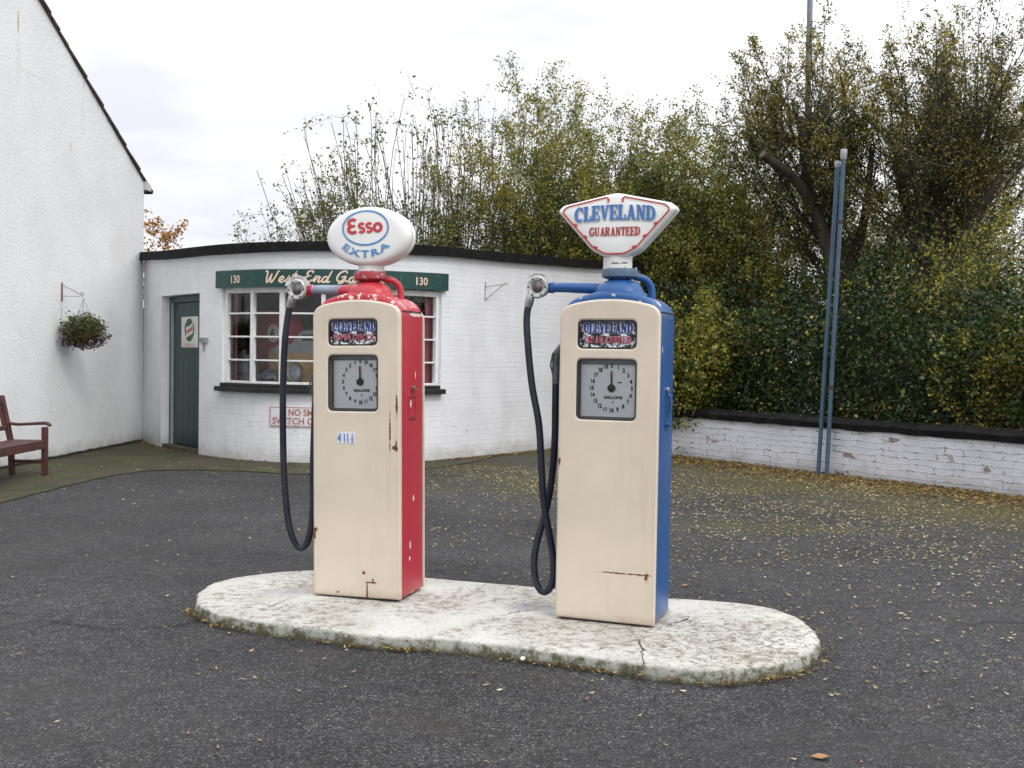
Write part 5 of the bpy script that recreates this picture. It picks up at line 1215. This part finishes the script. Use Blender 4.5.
for k in range(3): a=2*PI*k/3; m.tube([(.17*math.cos(a),.17*math.sin(a),0),tuple(top)],.004,5)
m.build('chains',CHROME,bk)
P=[]; 
for i in range(420):
    a=rs.normal(size=3); a/=np.linalg.norm(a); r_=.24*rs.uniform(.5,1.12); c=np.array([a[0]*r_*1.15,a[1]*r_*.95,a[2]*r_*.82+.0])
    if c[2]<-.05: c[:2]*=1.1
    for _ in range(9): P.append(c+rs.normal(size=3)*.028)
P=np.array(P); P=P[P[:,0]*gn.x+P[:,1]*gn.y>-.27]
tn=np.clip(.25+P[:,2]*1.4+rs.normal(size=len(P))*.2,0,1); LMB=leafm('basket_leaves',[(0,(.07,.05,.03)),(.3,(.10,.085,.035)),(.5,(.09,.13,.035)),(.75,(.16,.25,.05)),(1,(.26,.32,.10))])
link('foliage',leaf_mesh('foliage',P,.038,LMB,rs,tn),bk)
P=[]
for i in range(48):
    a=rs.normal(size=3); a/=np.linalg.norm(a); c=np.array([a[0]*.27-.04,a[1]*.24,-.10-abs(a[2])*.13+.03*rs.normal()]) if i<42 else np.array([a[0]*.2,a[1]*.2,.17+abs(a[2])*.07])
    for _ in range(6): P.append(c+rs.normal(size=3)*.010)
P=np.array(P); link('flowers',leaf_mesh('flowers',P,.028,leafm('flower_petals',[(0,(.25,.16,.5)),(.5,(.45,.38,.7)),(.75,(.6,.5,.6)),(1,(.45,.2,.2))]),rs,aspect=.9),bk)
m=MB(); m.tube(spline([(.04,0,-.16),(.05,-.02,-.22),(.09,-.02,-.24),(.12,-.02,-.22)],4),.005,5); m.build('trailing_stem',TWIG,bk)
# ------------------------------------------------------------------ bench
WOOD=NT('bench_wood_red'); c_=WOOD.mix(WOOD.step(WOOD.noise(5,6,sc3=(1,1,1)),.35,.65),(.095,.032,.026),(.06,.024,.02)); c_=WOOD.mix(WOOD.step(WOOD.noise(30,4),.55,.7),c_,(.14,.06,.05)); WOOD=WOOD.fin(c_,.55,WOOD.bump(WOOD.noise(40,4),.3,.005))
fe_=G(44.7,475.6); re_=G(9,475.6); yb_=fe_.y
bn=empty('park_bench',Vector(((fe_.x+re_.x)/2,yb_-.6,0)),0,'dark red wooden bench with curved armrests against the white house wall','bench'); bo=bn.location.copy()
zs_b=lambda y:AT(44,y,yb_).z
xf,xr=fe_.x,re_.x-.12
zarm,zseat,zback=zs_b(424),zs_b(441),zs_b(396)
def bb(mb,name,parent=bn,bev=.006): mb.v=[tuple(Vector(p)-bo) for p in mb.v]; return mb.build(name,WOOD,parent,bevel=bev)
LB=1.5
for y in (yb_-LB,yb_):
    m=MB(); m.box(xf-.03,xf+.03,y-.03,y+.03,0,zarm-.035); bb(m,'leg')
    m=MB(); m.rings([[Vector((x-.028,y-.03,z_)),Vector((x+.03,y-.03,z_)),Vector((x+.03,y+.03,z_)),Vector((x-.028,y+.03,z_))] for x,z_ in ((xr+.13,0),(xr+.11,zseat),(xr+.0,zback))]); bb(m,'back_leg')
    m=MB(); m.rings([[Vector((x,y-.035,z_)),Vector((x,y+.035,z_)),Vector((x,y+.035,z_+h_)),Vector((x,y-.035,z_+h_))] for x,z_,h_ in ((xr+.06,zarm-.01,.03),(xr+.2,zarm-.025,.03),(xf-.05,zarm-.01,.035),(xf+.02,zarm-.008,.035),(xf+.065,zarm-.03,.025))]); bb(m,'armrest')
    m=MB(); m.box(xr+.13,xf-.03,y-.018,y+.018,.14,.18); bb(m,'stretcher')
m=MB(); m.box(xf-.02,xf+.02,yb_-LB,yb_,zseat-.085,zseat-.012); bb(m,'seat_rail')
for k in range(5):
    x=xr+.13+(xf+.03-xr-.13)*k/5; m=MB(); m.box(x,x+(xf-xr-.1)/5-.012,yb_-LB-.03,yb_+.03,zseat-.01,zseat+.012); bb(m,'seat_slat',bev=.003)
m=MB(); m.box(xr+.0,xr+.035,yb_-LB+.031,yb_-.031,zback-.10,zback-.03); bb(m,'top_rail')
m=MB(); m.box(xr+.06,xr+.09,yb_-LB+.031,yb_-.031,zseat+.12,zseat+.17); bb(m,'lower_rail')
for k in range(14):
    y=yb_-LB+.1+k*(LB-.2)/13; m=MB(); m.rings([[Vector((x,y-.022,z_)),Vector((x+.014,y-.022,z_)),Vector((x+.014,y+.022,z_)),Vector((x,y+.022,z_))] for x,z_ in ((xr+.068,zseat+.171),(xr+.012,zback-.101))]); bb(m,'back_slat',bev=0)
# ------------------------------------------------------------------ fallen leaves
def litter(name,P,size,mat,seed,label,tint=None):
    rs=np.random.default_rng(seed); n=len(P); a=rs.uniform(0,2*PI,n); L=size*rs.uniform(.5,1.5,n); wv=L*rs.uniform(.3,.55,n)
    d=np.stack([np.cos(a),np.sin(a),rs.normal(size=n)*.15],1); s2=np.stack([-np.sin(a),np.cos(a),rs.normal(size=n)*.25],1)
    P=np.array(P); P[:,2]+=.006
    v=np.empty((n,4,3),dtype=np.float32); v[:,0]=P-d*L[:,None]/2; v[:,1]=P+s2*wv[:,None]/2; v[:,2]=P+d*L[:,None]/2; v[:,3]=P-s2*wv[:,None]/2
    v[:,0,2]+=np.abs(rs.normal(size=n))*.004; v[:,2,2]+=np.abs(rs.normal(size=n))*.005; v[:,:,2]=np.maximum(v[:,:,2],P[:,2:3]-.003)
    me=bpy.data.meshes.new(name); me.vertices.add(n*4); me.vertices.foreach_set('co',v.ravel()); me.loops.add(n*4); me.loops.foreach_set('vertex_index',np.arange(n*4,dtype=np.int32)); me.polygons.add(n)
    me.polygons.foreach_set('loop_start',np.arange(0,n*4,4,dtype=np.int32)); me.polygons.foreach_set('loop_total',np.full(n,4,dtype=np.int32))
    tn=rs.uniform(0,1,n) if tint is None else tint; at_=me.attributes.new('tint','FLOAT','POINT'); at_.data.foreach_set('value',np.repeat(tn,4).astype(np.float32)); me.update(); me.validate(); me.materials.append(mat)
    o=link(name,me); o['kind']='stuff'; return tag(o,label,'fallen leaves')
LM_LIT=leafm('dead_leaves',[(0,(.13,.08,.04)),(.2,(.26,.18,.08)),(.5,(.32,.26,.12)),(.8,(.40,.35,.18)),(1,(.50,.46,.30))],.1,.7)
LM_BRL=leafm('brown_litter',[(0,(.035,.022,.012)),(.35,(.10,.055,.025)),(.65,(.20,.12,.035)),(.88,(.36,.25,.05)),(1,(.46,.36,.10))],.1,.8)
rs=np.random.default_rng(71); P=[]
from mathutils.geometry import intersect_point_line
def inisl(x,y):
    c=False; n=len(EO); j=n-1
    for i in range(n):
        a,b=EO[i],EO[j]
        if (a.y>y)!=(b.y>y) and x<(b.x-a.x)*(y-a.y)/(b.y-a.y)+a.x: c=not c
        j=i
    return c
def gwall(x,y):  # distance in front of garage wall (rough)
    return min((Vector((x,y))-Vector((p.x,p.y))).length*(1 if y<p.y else -1) for p in WL[::4])
def wdist(x,y): return (x-W0.x)*wnrm.x+(y-W0.y)*wnrm.y
tries=0
while len(P)<22000 and tries<170000:
    tries+=1; x=rs.uniform(-6.5,8.5); y=rs.uniform(2.5,17.5)
    D=wdist(x,y)
    if D<.02: continue
    dens=.016+.95*math.exp(-D/1.5)+.40*math.exp(-((D-3.4)/2.1)**2)+.14*math.exp(-D/5)
    if x<-1.5: dens*=.35
    if y<4.6: dens*=.5
    nzv=.55+.45*math.sin(x*2.3+math.sin(y*1.9)*2)*math.sin(y*2.9+x); dens*=nzv+.25
    if y>13.2 and gwall(x,y)<.05: continue
    if rs.random()>dens: continue
    if inisl(x,y):
        continue
    P.append((x,y,0))
litter('fallen_leaves',P,.026,LM_LIT,72,'small yellow fallen leaves scattered over the dark tarmac')
P=[]
for i in range(17000):
    u=rs.uniform(0,WLn); d=abs(rs.normal())*.30+.02; 
    if rs.random()<.3: d=rs.uniform(0,1.1)
    p=W0+wd*u+wnrm*d; P.append((p.x,p.y,rs.uniform(0,.035)*math.exp(-d*2.5)))
litter('leaf_drift',P,.040,LM_BRL,73,'brown and yellow leaf drift heaped along the foot of the low wall')
P=[]
for i in range(2600):
    s=rs.uniform(0,SS[-1]); o_=abs(rs.normal())*.10+.02+(.12 if s>SS[-1]*.6 else 0)*rs.random()
    if rs.random()<(.8 if s<SS[-1]*.55 and s>.8 else .0): continue
    p=W(s,0,o_); P.append((p.x,p.y,.006))
litter('leaf_drift',P,.035,LM_BRL,74,'thin line of brown leaves along the foot of the bowed garage wall')
P=[]
for i in range(3000):
    k=int(rs.integers(0,len(EO))); a=EO[k]; b=EO[(k+1)%len(EO)]; q=a.lerp(b,rs.random()); 
    if q.y>cen.y+.25: continue
    w_=1 if (-.5<q.x<.45 or q.x<-1.55) else .45
    if rs.random()>w_*(.35+.65*(math.sin(q.x*7)>-.2)): continue
    d=(q-cen); d.z=0; d.normalize(); q=q+d*(.02+abs(rs.normal())*.03); P.append((q.x,q.y,rs.uniform(0,.012)))
litter('leaf_drift',P,.020,LM_BRL,75,'dry leaf and twig debris gathered along the front edge of the concrete island',rs.random(len(P))**1.3)
P=[]
for i in range(900):
    u=rs.uniform(0,WLn); d=rs.uniform(.02,.2); 
    if math.sin(u*2.1)+.6*math.sin(u*5.3)<rs.normal()*.6: continue
    p=W0+wd*u-wnrm*d; P.append((p.x,p.y,.722))
litter('leaf_drift',P,.030,LM_BRL,76,'sparse dead leaves lying on the black coping of the low wall')
# dead twigs by the kerb
for i,(px,py) in enumerate(((566,664),(590,667),(575,662))):
    q=G(px,py); a=rs.uniform(0,3); m=MB(); L_=.10; m.tube([(-L_*math.cos(a),-.02*math.sin(a),.006),(0,0,.012),(L_*math.cos(a+.3),.05*math.sin(a+.3),.006)],.0025,5)
    o=m.build('twig',simple('twig_straw_'+'abc'[i],(.32,.22,.10),(.2,.13,.06))); o.location=(q.x,q.y,0); tag(o,'thin dry twig on the tarmac at the front kerb of the island','twig','dry twigs at the island kerb')
# few single large leaves
for i,(px,py,sz,lab) in enumerate([(820,758,.075,'largest orange brown fallen leaf, in the foreground right of the island'),(685,586,.05,'small curled brown leaf on the tarmac close behind the island'),(687,478,.0,'')]):
    if not sz: continue
    q=G(px,py); m=MB(); n=9; L=[(-.5,0),(-.3,.2),(0,.27),(.3,.18),(.5,0),(.3,-.2),(0,-.26),(-.3,-.17)]
    m.v=[(a*sz,b*sz,.008+.05*sz*math.sin(a*7+b*5)) for a,b in L]+[(0,0,.004)]
    m.f=[(k,(k+1)%8,8) for k in range(8)]; o=m.build('fallen_leaf',simple('single_leaf_'+'ab'[i],(.34,.17,.07),(.2,.1,.05),.7)); o.location=(q.x,q.y,0); tag(o,lab,'leaf')
q=G(523,661); m=MB(); m.lathe([(.001,0),(.012,.002),(.016,.01),(.010,.02),(.001,.022)],n=8); o=m.build('pebble',WHITE); o.location=q; tag(o,'small white pebble at the front kerb of the island','pebble')
